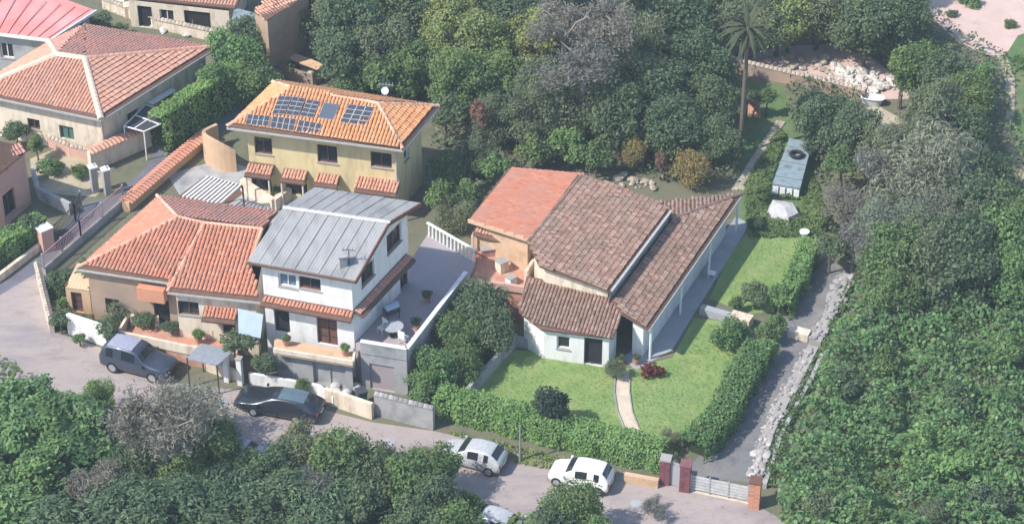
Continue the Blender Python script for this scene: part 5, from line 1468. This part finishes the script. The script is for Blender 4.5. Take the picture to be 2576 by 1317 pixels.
# the wood behind: crown centre (u, v), height, crown radius, kind, label
WOOD = [
 (800, 30, 7, 2.2, 'olive', 'olive green tree right of the tan building at the top'), (880, 70, 8, 2.6, 'dark', 'dark tree left of the pale yellow-green poplars'),
 (860, 150, 5, 1.9, 'dark', 'dark tree in front of the tan building behind the solar roof'), (960, 110, 7, 2.4, 'olive', 'grey-green tree above the yellow house aerial'),
 (960, 190, 4, 1.7, 'smallmid', 'green shrub right behind the aerial on the yellow house'), (880, 205, 2.6, 1.4, 'smallmid', 'low green shrub behind the solar panels'),
 (1010, 20, 8, 2.4, 'dark', 'dark tree at the top edge left of the yellow-green poplars'), (1040, 175, 6, 1.8, 'mid', 'mid green tree at the right end of the yellow house roof'),
 (1130, 60, 9, 2.2, 'yellow', 'tall yellow-green poplar at the top edge'), (1110, 140, 8, 2.0, 'yellow', 'yellow-green poplar nearest the yellow house'), (1200, 110, 9, 2.2, 'yellow', 'right-hand yellow-green poplar above the dead pink trunk'),
 (1160, 210, 6, 2.1, 'mid', 'leafy green tree below the poplars'), (1250, 200, 6, 1.9, 'mid', 'green tree right of the poplars'), (1120, 280, 4, 1.5, 'smalldark', 'dark shrub by the right wall of the yellow house'),
 (1290, 40, 9, 2.3, 'dark', 'dark tree right of the poplars at the top edge'), (1350, 95, 9, 2.2, 'yellow', 'yellowish tree left of the big grey bare crown'),
 (1420, 60, 10, 2.6, 'grey', 'large bare grey tree at the top centre'), (1520, 70, 10, 3.0, 'grey', 'widest bare grey tree of the wood'), (1470, 150, 9, 2.8, 'grey', 'bare grey tree in front of the widest grey crown'),
 (1600, 120, 9, 2.5, 'olive', 'grey-green tree right of the bare grey trees'), (1570, 200, 8, 2.5, 'olive', 'grey-green tree below the bare grey trees'), (1380, 210, 8, 2.4, 'olive', 'grey-green tree left of the big bare grey crown'),
 (1460, 250, 7, 2.3, 'olive', 'grey-green tree behind the orange roof slope'), (1330, 290, 6, 2.0, 'olive', 'grey-green tree above the orange roof slope'), (1560, 290, 7, 2.2, 'dark', 'dark tree behind the ochre shrubs'),
 (1650, 230, 8, 2.4, 'dark', 'dark tree left of the tall palm'), (1700, 60, 10, 2.5, 'dark', 'dark tree at the top left of the tall palm'), (1760, 150, 9, 2.2, 'dark', 'dark tree beside the tall palm'), (1690, 310, 7, 2.1, 'dark', 'dark tree behind the right ochre shrub'),
 (1780, 260, 7, 2.0, 'dark', 'dark green tree just left of the palm trunk'), (1800, 350, 5, 1.6, 'dark', 'shaded tree beside the foot of the tall palm'), (1640, 20, 10, 2.4, 'olive', 'grey-green tree at the top edge right of the bare crowns'),
 (1240, 300, 4, 1.6, 'olive', 'grey-green shrub right of the dead pink trunk'), (1340, 370, 3.2, 1.5, 'smallmid', 'green shrub behind the orange roof corner'), (1430, 360, 3.4, 1.6, 'smallbright', 'bright green shrub behind the orange roof ridge'), (1500, 385, 3, 1.3, 'smallmid', 'green shrub left of the ochre shrubs'),
 (1250, 420, 3, 1.4, 'smallbright', 'green shrub left of the orange roof slope'), (1130, 420, 3.2, 1.4, 'smallmid', 'shrub at the foot of the yellow house right wall'), (1110, 490, 3.0, 1.5, 'smallmid', 'green bush behind the grey sheet roof'), (1170, 480, 2.8, 1.3, 'smallmid', 'green bush left of the orange roof slope corner'),
 (1140, 540, 2.6, 1.3, 'olive', 'grey-green bush behind the white balusters'), (1200, 390, 3.4, 1.4, 'olive', 'grey-green bush below the dead pink trunk'),
 (1890, 60, 10, 2.2, 'olive', 'grey-green tree right of the palm top'), (1960, 40, 9, 2.3, 'yellow', 'yellowish tree at the top right of the tall palm'), (1985, 62, 7, 1.6, 'yellow', 'small yellow-green tree behind the ruined wall'), (2060, 20, 9, 2.4, 'olive', 'grey-green tree at the top edge above the ruined wall'),
 (2110, 45, 8, 1.8, 'olive', 'grey-green tree behind the pale rocks'), (2180, 60, 9, 2.5, 'dark', 'dark tree at the top edge left of the pink clearing'), (2240, 80, 8, 1.9, 'dark', 'dark tree beside the left edge of the pink clearing'), (2275, 150, 5, 1.3, 'smallmid', 'green shrub right of the pale rocks'),
 (2320, 180, 8, 1.9, 'mid', 'green tree below the pink clearing'), (2270, 30, 10, 2.0, 'dark', 'dark tree touching the pink clearing at the top edge'), (2370, 200, 7, 2.0, 'dark', 'dark tree below the tip of the pink clearing'),
 (2420, 240, 6, 1.7, 'mid', 'green tree left of the trail'), (2350, 290, 7, 2.3, 'olive', 'grey-green tree right of the tan roofed shed'), (2420, 330, 6, 1.9, 'dark', 'dark tree beside the bend of the trail'), (2470, 190, 2.4, 1.3, 'smallbright', 'green shrub below the clearing beside the trail'),
 (2105, 300, 4.5, 1.6, 'dark', 'dark tree left of the old bathtub'), (2045, 280, 4, 1.4, 'dark', 'dark tree in front of the ruined wall'), (2060, 310, 5, 1.8, 'dark', 'dark round tree above the tyre shed'), (2150, 330, 5, 1.9, 'dark', 'shaded tree right of the tyre shed'),
 (2120, 400, 4, 1.4, 'smallmid', 'green shrub right of the tyre shed'), (2230, 380, 6, 2.0, 'olive', 'grey-green tree below the tan roofed shed'), (2320, 380, 6, 2.0, 'olive', 'wide grey-green tree in the right scrub'), (2410, 410, 6, 2.0, 'wispy', 'grey-green tree left of the trail fork'),
 (2470, 440, 6, 1.7, 'dark', 'dark tree at the fork of the trail'), (2195, 420, 5, 1.9, 'grey', 'bare tangled tree right of the tyre shed'), (2300, 480, 7, 4.0, 'wispy', 'wide wispy grey-green tree left of the trail fork'), (2125, 510, 4, 1.9, 'grey', 'low tangle of bare brown branches right of the covered pile'), (2150, 600, 4, 1.9, 'grey', 'bare tangle above the mossy wall'),
 (2245, 570, 6, 2.3, 'wispy', 'grey-green tree above the mossy wall'), (2390, 570, 6, 2.2, 'wispy', 'broad grey-green tree at the right centre'), (2450, 520, 7, 2.4, 'dark', 'dark tree at the right centre'), (2540, 540, 6, 2.2, 'mid', 'green tree at the right edge below the trail'),
 (2240, 650, 6, 2.1, 'mid', 'green tree right of the mossy wall'), (2330, 640, 6, 2.3, 'olive', 'dark tree in the middle of the right thicket'), (2420, 620, 7, 2.4, 'dark', 'darkest tree of the right thicket'), (2520, 610, 6, 2.2, 'bright', 'bright tree at the right edge above the ivy'), (2400, 700, 5, 2.2, 'dark', 'dark tree at the upper edge of the ivy slope'), (2250, 730, 4, 1.8, 'mid', 'green tree where the ivy meets the mossy wall'), (2570, 690, 5, 2.0, 'bright', 'bright tree at the right edge where the ivy begins'),
 (2620, 560, 7, 2.4, 'mid', 'green tree cut by the right edge'), (2590, 270, 1.6, .7, 'smallbright', 'green shrub right of the trail'), (2562, 150, 1.4, .6, 'smallbright', 'green shrub right of the pink clearing'), (2440, 8, 1.0, 1.1, 'smallbright', 'green patch of shrub inside the pink clearing'), (2395, 35, .6, .5, 'smalldark', 'small dark shrub in the pink clearing'), (2540, 60, .8, .6, 'smallmid', 'small shrub at the right end of the pink clearing'),
 (1880, 240, 2.6, .9, 'smalldark', 'small dark shrub beside the terracotta slab'), (1930, 240, 2.4, .8, 'smallmid', 'small green shrub under the ruined wall'),
]
for u, v, h, r, k, lb in WOOD: T(u, v, h, r, k, lb, group=WB)
for i, (u, v, h, r, k) in enumerate([(830, -90, 9, 2.6, 'dark'), (960, -100, 9, 2.7, 'olive'), (1100, -90, 10, 2.6, 'yellow'), (1240, -100, 10, 2.7, 'dark'), (1380, -80, 10, 2.7, 'olive'), (1520, -100, 11, 2.9, 'grey'), (1660, -90, 11, 2.7, 'dark'), (1800, -80, 11, 2.6, 'dark'), (1930, -90, 10, 2.6, 'olive'), (2060, -100, 10, 2.6, 'olive'), (2190, -70, 10, 2.5, 'dark')]):
    T(u, v, h, r, k, f'tree beyond the top edge of the wood, crown {["over the lane", "above the aerial", "above the poplars", "right of the poplars", "left of the bare crowns", "above the widest bare crown", "right of the bare crowns", "left of the palm top", "right of the palm top", "above the ruined wall", "left of the clearing"][i]}', group=WB)
T(1592, 382, 3.0, 1.3, 'ochre', 'left ochre yellow shrub behind the brown tiled roof', zs=1.2)
T(1738, 425, 3.2, 1.65, 'ochre', 'larger ochre yellow shrub beside the roof corner', zs=1.1)
T(1662, 400, 2.2, .8, 'rust', 'rust coloured shrub between the two ochre shrubs')
T(1202, 285, 4.6, .75, 'rust', 'dead pinkish trunk-like shrub right of the yellow house', name='dead_shrub', cat='shrub', zs=1.9)
# around the houses on the left
T(590, 165, 4.8, 2.3, 'bright', 'bushy bright tree at the right corner of the large hipped house', xs=1.1)
T(645, 205, 3.8, 1.7, 'mid', 'rounded green tree beside the dark lane behind the bushy bright tree')
T(625, 95, 5.2, 1.7, 'dark', 'dark upright tree beside the shade canopy')
T(540, 190, 4.2, 1.3, 'smallbright', 'light green bush under the bushy tree by the lane')
T(660, 190, 3.6, 1.2, 'smalldark', 'dark bush overhanging the dark lane')
T(130, 420, 1.4, 1.0, 'smallbright', 'low green bush in the pale dirt yard')
T(200, 430, 1.2, .8, 'smallmid', 'second green bush in the pale dirt yard beside the gateposts')
T(40, 330, 2.2, 1.1, 'smalldark', 'dark shrub in front of the large hipped house'); T(90, 360, 2.0, .8, 'smallmid', 'green shrub at the rubble below the hipped house')
T(80, 560, 2.4, 1.0, 'smalldark', 'dark shrub beside the pink house'); T(20, 590, 2.0, 1.1, 'smalldark', 'dark shrub under the pink house window')
T(150, 700, 2.2, 1.0, 'smalldark', 'dark shrub inside the corner wall'); T(322, 775, 3.0, 1.5, 'olive', 'grey-green bush under the eave of the orange roof beside the palms'); T(365, 800, 2.2, .9, 'smalldark', 'dark shrub left of the cream forecourt'); T(150, 800, 1.8, .8, 'smalldark', 'dark shrub behind the white wall at the bend'); T(200, 850, 1.0, .5, 'smallbright', 'weedy shrub at the foot of the white wall'); T(275, 830, 2.4, .9, 'smalldark', 'dark shrub at the right end of the white wall')
T(250, 60, 2.5, 1.2, 'smalldark', 'dark shrub right of the red roof'); T(300, 75, 2.0, .9, 'smallmid', 'green shrub behind the hipped roof')
T(600, 860, 3.4, 1.2, 'smalldark', 'dark shrub spilling over the white gateposts'); T(665, 910, 2.4, .9, 'smalldark', 'dark shrub right of the white gateposts'); T(760, 965, 1.3, .55, 'smallmid', 'small plant behind the black estate car')
T(640, 845, 2.0, .6, 'olive', 'grey-green plant climbing under the blue awning')
T(430, 820, 2.0, .6, 'smalldark', 'small shrub in the cream forecourt')
# between terrace and lawn
for u, v, h, r, k, lb in [(1210, 770, 4.5, 1.7, 'dark', 'dark tree right of the terrace parapet'), (1150, 850, 3.6, 1.5, 'mid', 'green tree below the terrace parapet'), (1240, 830, 3.6, 1.4, 'dark', 'dark tree at the corner of the lawn wall'), (1090, 930, 3.2, 1.4, 'bright', 'bright bush at the front corner of the terrace'), (1160, 920, 2.6, 1.2, 'mid', 'green bush left of the lawn wall'), (1060, 985, 1.9, .9, 'smallbright', 'yellowish bush above the mossy wall'), (1130, 985, 1.6, .8, 'smallmid', 'bush behind the left end of the hedge')]: T(u, v, h, r, k, lb)
# lawn plants
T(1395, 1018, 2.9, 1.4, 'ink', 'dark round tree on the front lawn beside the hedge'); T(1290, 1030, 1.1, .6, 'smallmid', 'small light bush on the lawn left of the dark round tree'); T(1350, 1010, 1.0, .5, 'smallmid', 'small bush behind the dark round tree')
T(1830, 850, 1.7, 1.25, 'bright', 'round bright green bush on the right of the lawn', zs=.8); T(1690, 1105, 1.2, .7, 'olive', 'grey-green plant at the end of the garden path'); T(1548, 925, 1.4, .6, 'olive', 'grey rounded plant at the house end of the garden path')
T(1900, 740, 2.0, 1.1, 'smalldark', 'dark shrub at the lower end of the side lawn'); T(1960, 740, 2.2, .9, 'smallbright', 'bright shrub right of the side lawn'); T(1930, 830, 1.8, .9, 'smallmid', 'shrub between the stone bench and the driveway'); T(1850, 760, 1.2, .6, 'smallmid', 'shrub behind the stone bench'); T(2090, 620, 3, 1.2, 'smalldark', 'dark shrub beside the mossy wall top'); T(1915, 480, 1.6, .8, 'smallmid', 'shrub left of the tyre shed'); T(1900, 560, 1.2, .6, 'smalldark', 'shrub at the roof corner beside the covered pile'); T(2070, 540, 2.0, .9, 'smallmid', 'shrub right of the covered pile')
# near side of the road
NEAR = [
 (40, 1010, 3.6, 2.0, 'laurel', 'bright laurel at the left edge below the road'), (120, 1090, 3.8, 2.1, 'laurel', 'bright laurel right of the left edge laurel'), (20, 1120, 3.8, 2.1, 'laurel', 'bright laurel below the left edge laurel'), (200, 1060, 3.4, 1.7, 'laurel', 'bright laurel beside the pale green bush'), (250, 1000, 4.2, 1.0, 'bright', 'tall pale green bush left of the bare grey tree'),
 (100, 1200, 4, 2.1, 'laurel', 'bright laurel in the lower left mass'), (10, 1240, 4, 2.0, 'laurel', 'bright laurel at the lower left edge'), (190, 1150, 3.8, 1.9, 'laurel', 'bright laurel left of the grey thicket'), (60, 1310, 4, 2.0, 'laurel', 'bright laurel in the bottom left corner'),
 (405, 1060, 8.0, 3.2, 'grey', 'large bare grey tree between the two parked dark cars'), (500, 1065, 5.0, 2.5, 'wispy', 'grey-green wispy crown behind the large bare tree'), (530, 1120, 4.5, 1.6, 'mid', 'green rounded bush right of the large bare tree'), (240, 1210, 4, 1.9, 'grey', 'grey twiggy thicket in the lower left'), (330, 1180, 3.6, 1.6, 'dark', 'dark bush under the large bare tree'), (460, 1190, 3.6, 1.6, 'mid', 'green bush at the foot of the large bare tree'),
 (170, 1330, 4.2, 2.3, 'laureldark', 'deep green bush at the bottom left'), (310, 1290, 4.4, 2.3, 'laureldark', 'deep green bush below the grey thicket'), (440, 1270, 4.4, 2.3, 'laureldark', 'deep green bush at the bottom below the bare tree'), (570, 1260, 4.4, 2.2, 'laureldark', 'deep green bush below the lilac car'), (700, 1270, 4.4, 2.3, 'laureldark', 'deep green bush at the bottom centre left'), (820, 1310, 4.2, 2.2, 'laureldark', 'deep green bush at the bottom centre'),
 (630, 1200, 3.4, 1.5, 'mid', 'green bush just below the lilac car'), (760, 1130, 5.2, 1.6, 'olive', 'upright grey-green tree below the black estate car'), (700, 1190, 4, 1.7, 'dark', 'dark tree left of the upright grey-green tree'), (860, 1170, 4.5, 1.9, 'mid', 'green tree right of the upright grey-green tree'), (800, 1220, 4.4, 1.8, 'grey', 'grey twiggy tree in the lower centre'), (940, 1200, 4.2, 1.9, 'dark', 'dark tree in the lower centre'), (1010, 1240, 4.2, 1.9, 'mid', 'green tree at the lower road edge'), (920, 1290, 4, 2.0, 'dark', 'dark tree at the bottom of the lower centre'), (1080, 1170, 4.8, 1.5, 'mid', 'green tree overhanging the silver hatchback'), (1090, 1270, 4.0, 1.7, 'dark', 'dark tree left of the hidden pale car'), (1130, 1330, 3.8, 1.6, 'mid', 'green tree at the bottom edge left of the pale car'), (1050, 1340, 4, 1.8, 'dark', 'dark tree at the bottom edge in the centre'), (1180, 1260, 2.2, .9, 'smallmid', 'small bush at the lower road edge'),
 (1440, 1280, 4.4, 1.5, 'mid', 'green tree in front of the white hatchback'), (1390, 1325, 3.6, 1.4, 'dark', 'dark tree at the bottom edge below the white hatchback'), (1500, 1330, 3.6, 1.2, 'smallmid', 'green bush at the bottom edge right of the tree'), (1350, 1340, 3.2, 1.2, 'smallmid', 'green bush at the bottom edge right of the pale car'),
 (1648, 1272, 1.5, .85, 'grey', 'sparse grey-green shrub on the road before the gate'),
]
for u, v, h, r, k, lb in NEAR: T(u, v, h, r, k, lb)
for i, (u, v) in enumerate([(-60, 1080), (-70, 1200), (-60, 1320), (330, 1390), (560, 1390), (780, 1400)]):
    T(u, v, 4.0, 2.3, 'laureldark' if i > 2 else 'laurel', f'laurel beyond the {["left edge near the road", "left edge in the middle", "left edge at the bottom", "bottom edge on the left", "bottom edge in the middle", "bottom edge on the right"][i]}')

for u, v, h, r, k, lb in [(1925, 875, 1.8, 1.0, 'smallbright', 'loose bright shrub at the top end of the tall loose hedge'), (1950, 815, 2.0, .9, 'smallmid', 'green shrub in the hedge gap above the stone bench'),
    (2120, 960, 2.6, 1.2, 'smalldark', 'dark shrub at the left edge of the ivy slope'), (2230, 900, 2.8, 1.2, 'smallmid', 'rounded shrub in the upper part of the ivy slope'), (2400, 1000, 3.0, 1.3, 'smalldark', 'dark shrub in the middle of the ivy slope'), (2520, 880, 3.0, 1.4, 'smallbright', 'bright shrub at the right edge of the ivy slope'), (2300, 1120, 2.8, 1.1, 'smallmid', 'rounded shrub in the lower part of the ivy slope'), (2060, 1270, 2.4, 1.1, 'smalldark', 'dark shrub at the foot of the ivy slope beside the terracotta pillar'), (2180, 1290, 2.6, 1.2, 'smallmid', 'shrub at the bottom edge of the ivy slope'), (2480, 1260, 2.8, 1.3, 'smalldark', 'dark shrub in the lower right corner of the ivy slope'), (2350, 1300, 2.4, 1.0, 'olive', 'grey-green shrub at the bottom of the ivy slope')]: T(u, v, h, r, k, lb)
# palm by the hut
MT['leaf_palm'] = leaf_mat('leaf_palm', [(.08, .095, .06), (.16, .145, .11), (.1, .125, .075), (.2, .175, .14)])
def palm(u, v, h, label, n=16, L=1.7, fm='leaf_dark', tr=.14):
    t = thing('palm', label, 'palm tree', at(u, v))
    MB().tube((0, 0, -.05), (0, 0, h), tr * 1.15, tr * .85, 8).build('trunk', MT['bark'], t, local=True)
    rnd = random.Random(int(u))
    for i in range(n):
        a = i * 2.4; el = rnd.uniform(-.7 if h > 5 else .1, 1.2); mb = MB(); p = Vector((0, 0, h)); d = Vector((math.cos(a) * math.cos(el), math.sin(a) * math.cos(el), math.sin(el)))
        side = Vector((-math.sin(a), math.cos(a), 0)); prev = None; vv = []; K = 6
        for k in range(K + 1):
            w_ = (.13 if h > 5 else .26) * math.sin(math.pi * min(.97, (k + .6) / (K + .6))) + .02
            vv += [p + side * w_ - Vector((0, 0, .05)), p.copy(), p - side * w_ - Vector((0, 0, .05))]
            p = p + d * L / K; d = (d + Vector((0, 0, -.2))).normalized()
        ff = []
        for k in range(K): b = 3 * k; ff += [(b, b + 1, b + 4, b + 3), (b + 1, b + 2, b + 5, b + 4)]
        MB().add(vv, ff).build('frond', MT[fm], t, local=True)
palm(1861, 385, 9.6, 'tall slender palm with a dry frond crown rising at the edge of the dark wood', 34, 2.2, 'leaf_palm', .15)
palm(290, 775, 1.9, 'dark palm with drooping fronds right of the tan hut')
palm(245, 760, 2.2, 'dark palm behind the roof of the tan hut', 14, 1.4)

# ------------------------------------------------------------------ ground cover nobody could count
print('cover')
def zone(*pts): return [(p.x, p.y) for p in px(*pts)]
ivy = zone((1945, 1240), (2000, 1110), (2045, 1000), (2085, 890), (2160, 760), (2300, 730), (2450, 720), (2760, 680), (2800, 1500), (2400, 1500), (2050, 1480), (1960, 1330))
b_ = [Vector((x, y, 0)) for x, y in ivy]
scatter('ivy_slope', ivy, 36000, .27, MT['leaf_ivy'], 2.7, .42, 11, 'dense bright green ivy slope right of the driveway wall', 'ivy', .5)
scatter('ivy_understorey', ivy, 12000, .34, MT['leaf_mid'], 1.3, .28, 12, 'shaded lower leaves of the ivy slope', 'ivy', .1)
scatter('ivy_new_growth', zone((2250, 1170), (2330, 1120), (2450, 1150), (2480, 1220), (2380, 1270), (2270, 1240)), 1500, .24, MT['leaf_hedge'], 2.75, .42, 13, 'bright pale green new leaves in the lower part of the ivy slope', 'ivy', .9)
scatter('ivy_dry_stems', ivy, 1500, .34, MT['leaf_grey'], 2.7, .42, 14, 'dry grey stems showing through the ivy slope', 'dry stems', .5, asp=5.0)
back = zone((690, 190), (760, 20), (720, -250), (2350, -250), (2330, 0), (2420, 110), (2530, 150), (2540, 300), (2600, 460), (2800, 480), (2760, 700), (2300, 740), (2160, 740), (2080, 600), (2060, 480), (1990, 330), (1960, 300), (1850, 470), (1700, 470), (1470, 420), (1270, 420), (1180, 560), (1060, 500), (1110, 260), (950, 250), (700, 205))
keep = [zone((1845, 150), (1950, 120), (2090, 110), (2200, 150), (2290, 250), (2180, 255), (1850, 190)), zone((1925, 500), (2020, 500), (2090, 340), (1980, 330)), zone((1860, 470), (1860, 200), (1970, 200), (1980, 310)), zone((2160, 250), (2290, 250), (2300, 330), (2160, 330)), zone((2310, -60), (2330, 20), (2400, 100), (2525, 145), (2640, -60))]
scatter('undergrowth', back, 30000, .3, MT['leaf_olive'], 1.3, .35, 21, 'tangled undergrowth of the wood behind the houses', 'undergrowth', .05, keep)
scatter('brambles', back, 16000, .28, MT['leaf_dark'], 1.6, .5, 22, 'dark brambles under the trees of the wood', 'brambles', .0, keep)
near = zone((-200, 900), (0, 915), (110, 1010), (280, 1080), (430, 1110), (600, 1190), (760, 1220), (1000, 1230), (1150, 1300), (1400, 1330), (1380, 1600), (-300, 1600))
scatter('verge_growth', near, 22000, .3, MT['leaf_mid'], 1.6, .4, 31, 'leafy growth between the road and the bottom edge', 'undergrowth', .1)
mid_ = zone((1040, 1000), (1100, 900), (1180, 720), (1300, 740), (1290, 850), (1170, 1000), (1100, 1030))
scatter('garden_growth', mid_, 5000, .26, MT['leaf_mid'], 1.0, .5, 41, 'leafy growth between the terrace and the lawn', 'undergrowth', .05)
rg = zone((1870, 470), (1960, 320), (2060, 480), (2080, 600), (1880, 600))
scatter('meadow_growth', rg, 5000, .22, MT['leaf_mid'], .4, .6, 51, 'rough green growth around the tyre shed', 'undergrowth', .0, [zone((1925, 500), (2020, 500), (2090, 340), (1980, 330)), zone((1925, 560), (2015, 560), (2015, 505), (1930, 505))])
corner = zone((120, 700), (320, 720), (345, 820), (280, 865), (180, 840), (140, 820))
scatter('corner_growth', corner, 3000, .22, MT['leaf_mid'], .9, .6, 61, 'weeds and creepers in the corner garden at the bend', 'weeds', .0, [zone((165, 790), (240, 800), (270, 740), (200, 735))])
lawnz = zone((1200, 1000), (1295, 890), (1500, 915), (1545, 940), (1545, 1040), (1580, 1110), (1420, 1080), (1270, 1035))
lawn2 = zone((1592, 940), (1700, 900), (1750, 810), (1880, 830), (1860, 920), (1790, 1050), (1690, 1135), (1635, 1120), (1596, 1040))
lawn3 = zone((1790, 750), (1880, 585), (2030, 595), (2045, 660), (1960, 770))
for z_, sd, n_, lb in ((lawnz, 71, 3500, 'short grass blades of the lawn left of the garden path'), (lawn2, 72, 4500, 'short grass blades of the lawn right of the garden path'), (lawn3, 73, 3000, 'sunlit grass blades of the side lawn')):
    scatter('grass', z_, n_, .06, MT['leaf_lawn'] if 'leaf_lawn' in MT else MT.setdefault('leaf_lawn', leaf_mat('leaf_lawn', [(.15, .235, .075), (.185, .275, .09), (.22, .3, .11)])), .05, .5, sd, lb, 'grass', .0, up=5.0)
scatter('wall_weeds', zone((1915, 1225), (1945, 1120), (1985, 1025), (2025, 950), (2060, 885), (2100, 780), (2140, 700), (2155, 700), (2080, 900), (2030, 1000), (1980, 1110), (1945, 1230)), 2600, .16, MT['leaf_mid'], .55, .9, 82, 'weeds growing along the rubble wall of the driveway', 'weeds', .15)
vg_ = zone((1120, 1085), (1400, 1150), (1560, 1190), (1540, 1205), (1380, 1185), (1240, 1150))
scatter('verge_weeds', vg_, 1600, .18, MT['leaf_yellow'], .35, .8, 81, 'dry weeds along the foot of the clipped hedge', 'weeds', .0)

# ------------------------------------------------------------------ the air: a milky haze over the whole valley
hz = bpy.data.materials.new('haze_air'); hz.use_nodes = True
t_ = hz.node_tree; t_.nodes.clear()
vo = t_.nodes.new('ShaderNodeVolumePrincipled'); ou = t_.nodes.new('ShaderNodeOutputMaterial')
vo.inputs['Color'].default_value = (.72, .87, 1.0, 1); vo.inputs['Density'].default_value = .00038; vo.inputs['Anisotropy'].default_value = 0.0
t_.links.new(vo.outputs[0], ou.inputs['Volume'])
MB().box((0, 40, 44), 540, 580, 94).build('haze', hz, None, kind='stuff')

# ------------------------------------------------------------------ small things round the houses
def bin_(u, v, z, rz, c, label):
    t = thing('wheeled_bin', label, 'bin', at(u, v, z), rz)
    b = MB(); lo, hi, h = .22, .28, .95
    b.add([(-lo, -lo, .06), (lo, -lo, .06), (lo, lo, .06), (-lo, lo, .06), (-hi, -hi, h), (hi, -hi, h), (hi, hi, h), (-hi, hi, h)], [(3, 2, 1, 0), (4, 5, 6, 7), (0, 1, 5, 4), (1, 2, 6, 5), (2, 3, 7, 6), (3, 0, 4, 7)])
    b.build('body', c, t, local=True)
    MB().box((0, 0, h + .04), .62, .64, .07).build('lid', MT['darkmetal'], t, local=True)
    for x in (-.2, .2): MB().disc((x, .26, .1), (1, 0, 0), .1, .05, 10).build('wheel', MT['tyre'], t, local=True)
bin_(662, 955, 0, .2, MT['tarp'], 'blue grey wheeled bin behind the low white wall near the balcony')
bin_(910, 1015, 0, .4, flat('green_plastic', (.05, .12, .07), .5), 'green wheeled bin behind the cream gate wall')
def pot(u, v, z, label, c='cotto', k='smallmid', s_=.45):
    t = thing('potted_plant', label, 'plant', at(u, v, z))
    MB().tube((0, 0, 0), (0, 0, .38), .15, .23, 10).build('pot', MT[c], t, local=True)
    f = link('foliage', CR[k][0], None, t); f.location = (0, 0, .38 + s_ * .6); f.scale = (s_, s_, s_)
pot(360, 822, .9, 'terracotta pot at the left end of the cream forecourt'); pot(500, 862, .9, 'terracotta pot near the steps of the cream forecourt', k='smallbright')
pot(720, 868, 2.35, 'terracotta pot at the left end of the orange balcony', s_=.35); pot(868, 893, 2.35, 'terracotta pot at the right end of the orange balcony', k='smallbright', s_=.35)
pot(640, 478, 0, 'pot on the courtyard in front of the yellow house arches', k='smallmid'); pot(700, 498, 0, 'white pot at the corner of the low cream terrace wall', 'whitepaint', 'smallbright')
def sack(u, v, z, label, n=5):
    t = thing('rubble_bags', label, 'bags', at(u, v, z)); rnd = random.Random(u)
    for i in range(n):
        b = bmesh.new(); bmesh.ops.create_icosphere(b, subdivisions=2, radius=.32)
        for q in b.verts: q.co *= rnd.uniform(.9, 1.1); q.co.z = max(-.2, q.co.z * .7)
        me = bpy.data.meshes.new('bag'); b.to_mesh(me); b.free(); me.materials.append(MT['palecloth'])
        o = link('bag', me, None, t); o.location = (rnd.uniform(-.8, .8), rnd.uniform(-.35, .35), .2); o.rotation_euler = (0, 0, rnd.random() * 6)
sack(868, 985, 0, 'pale bags of rubble heaped behind the wall below the terrace'); 
def chair(u, v, z, rz, label, c='whitepaint'):
    t = thing('garden_chair', label, 'chair', at(u, v, z), rz)
    MB().box((0, 0, .43), .45, .45, .04).build('seat', MT[c], t, local=True)
    MB().box((0, .22, .72), .45, .04, .5).build('backrest', MT[c], t, local=True)
    for x in (-.19, .19):
        for y in (-.19, .19): MB().tube((x, y, 0), (x, y, .42), .022, .022, 5).build('leg', MT[c], t, local=True)
chair(1015, 862, tz, 2.6, 'white garden chair right of the round terrace table'); chair(962, 838, tz, -.8, 'white garden chair left of the round terrace table')
chair(1790, 700, 0, 1.2, 'white garden chair on the grey walkway beside the side lawn')
for u, v, lb in ((1560, 915, 'terracotta pot left of the garden path start'), (1600, 915, 'terracotta pot right of the garden path start')): pot(u, v, 0, lb, s_=.3)
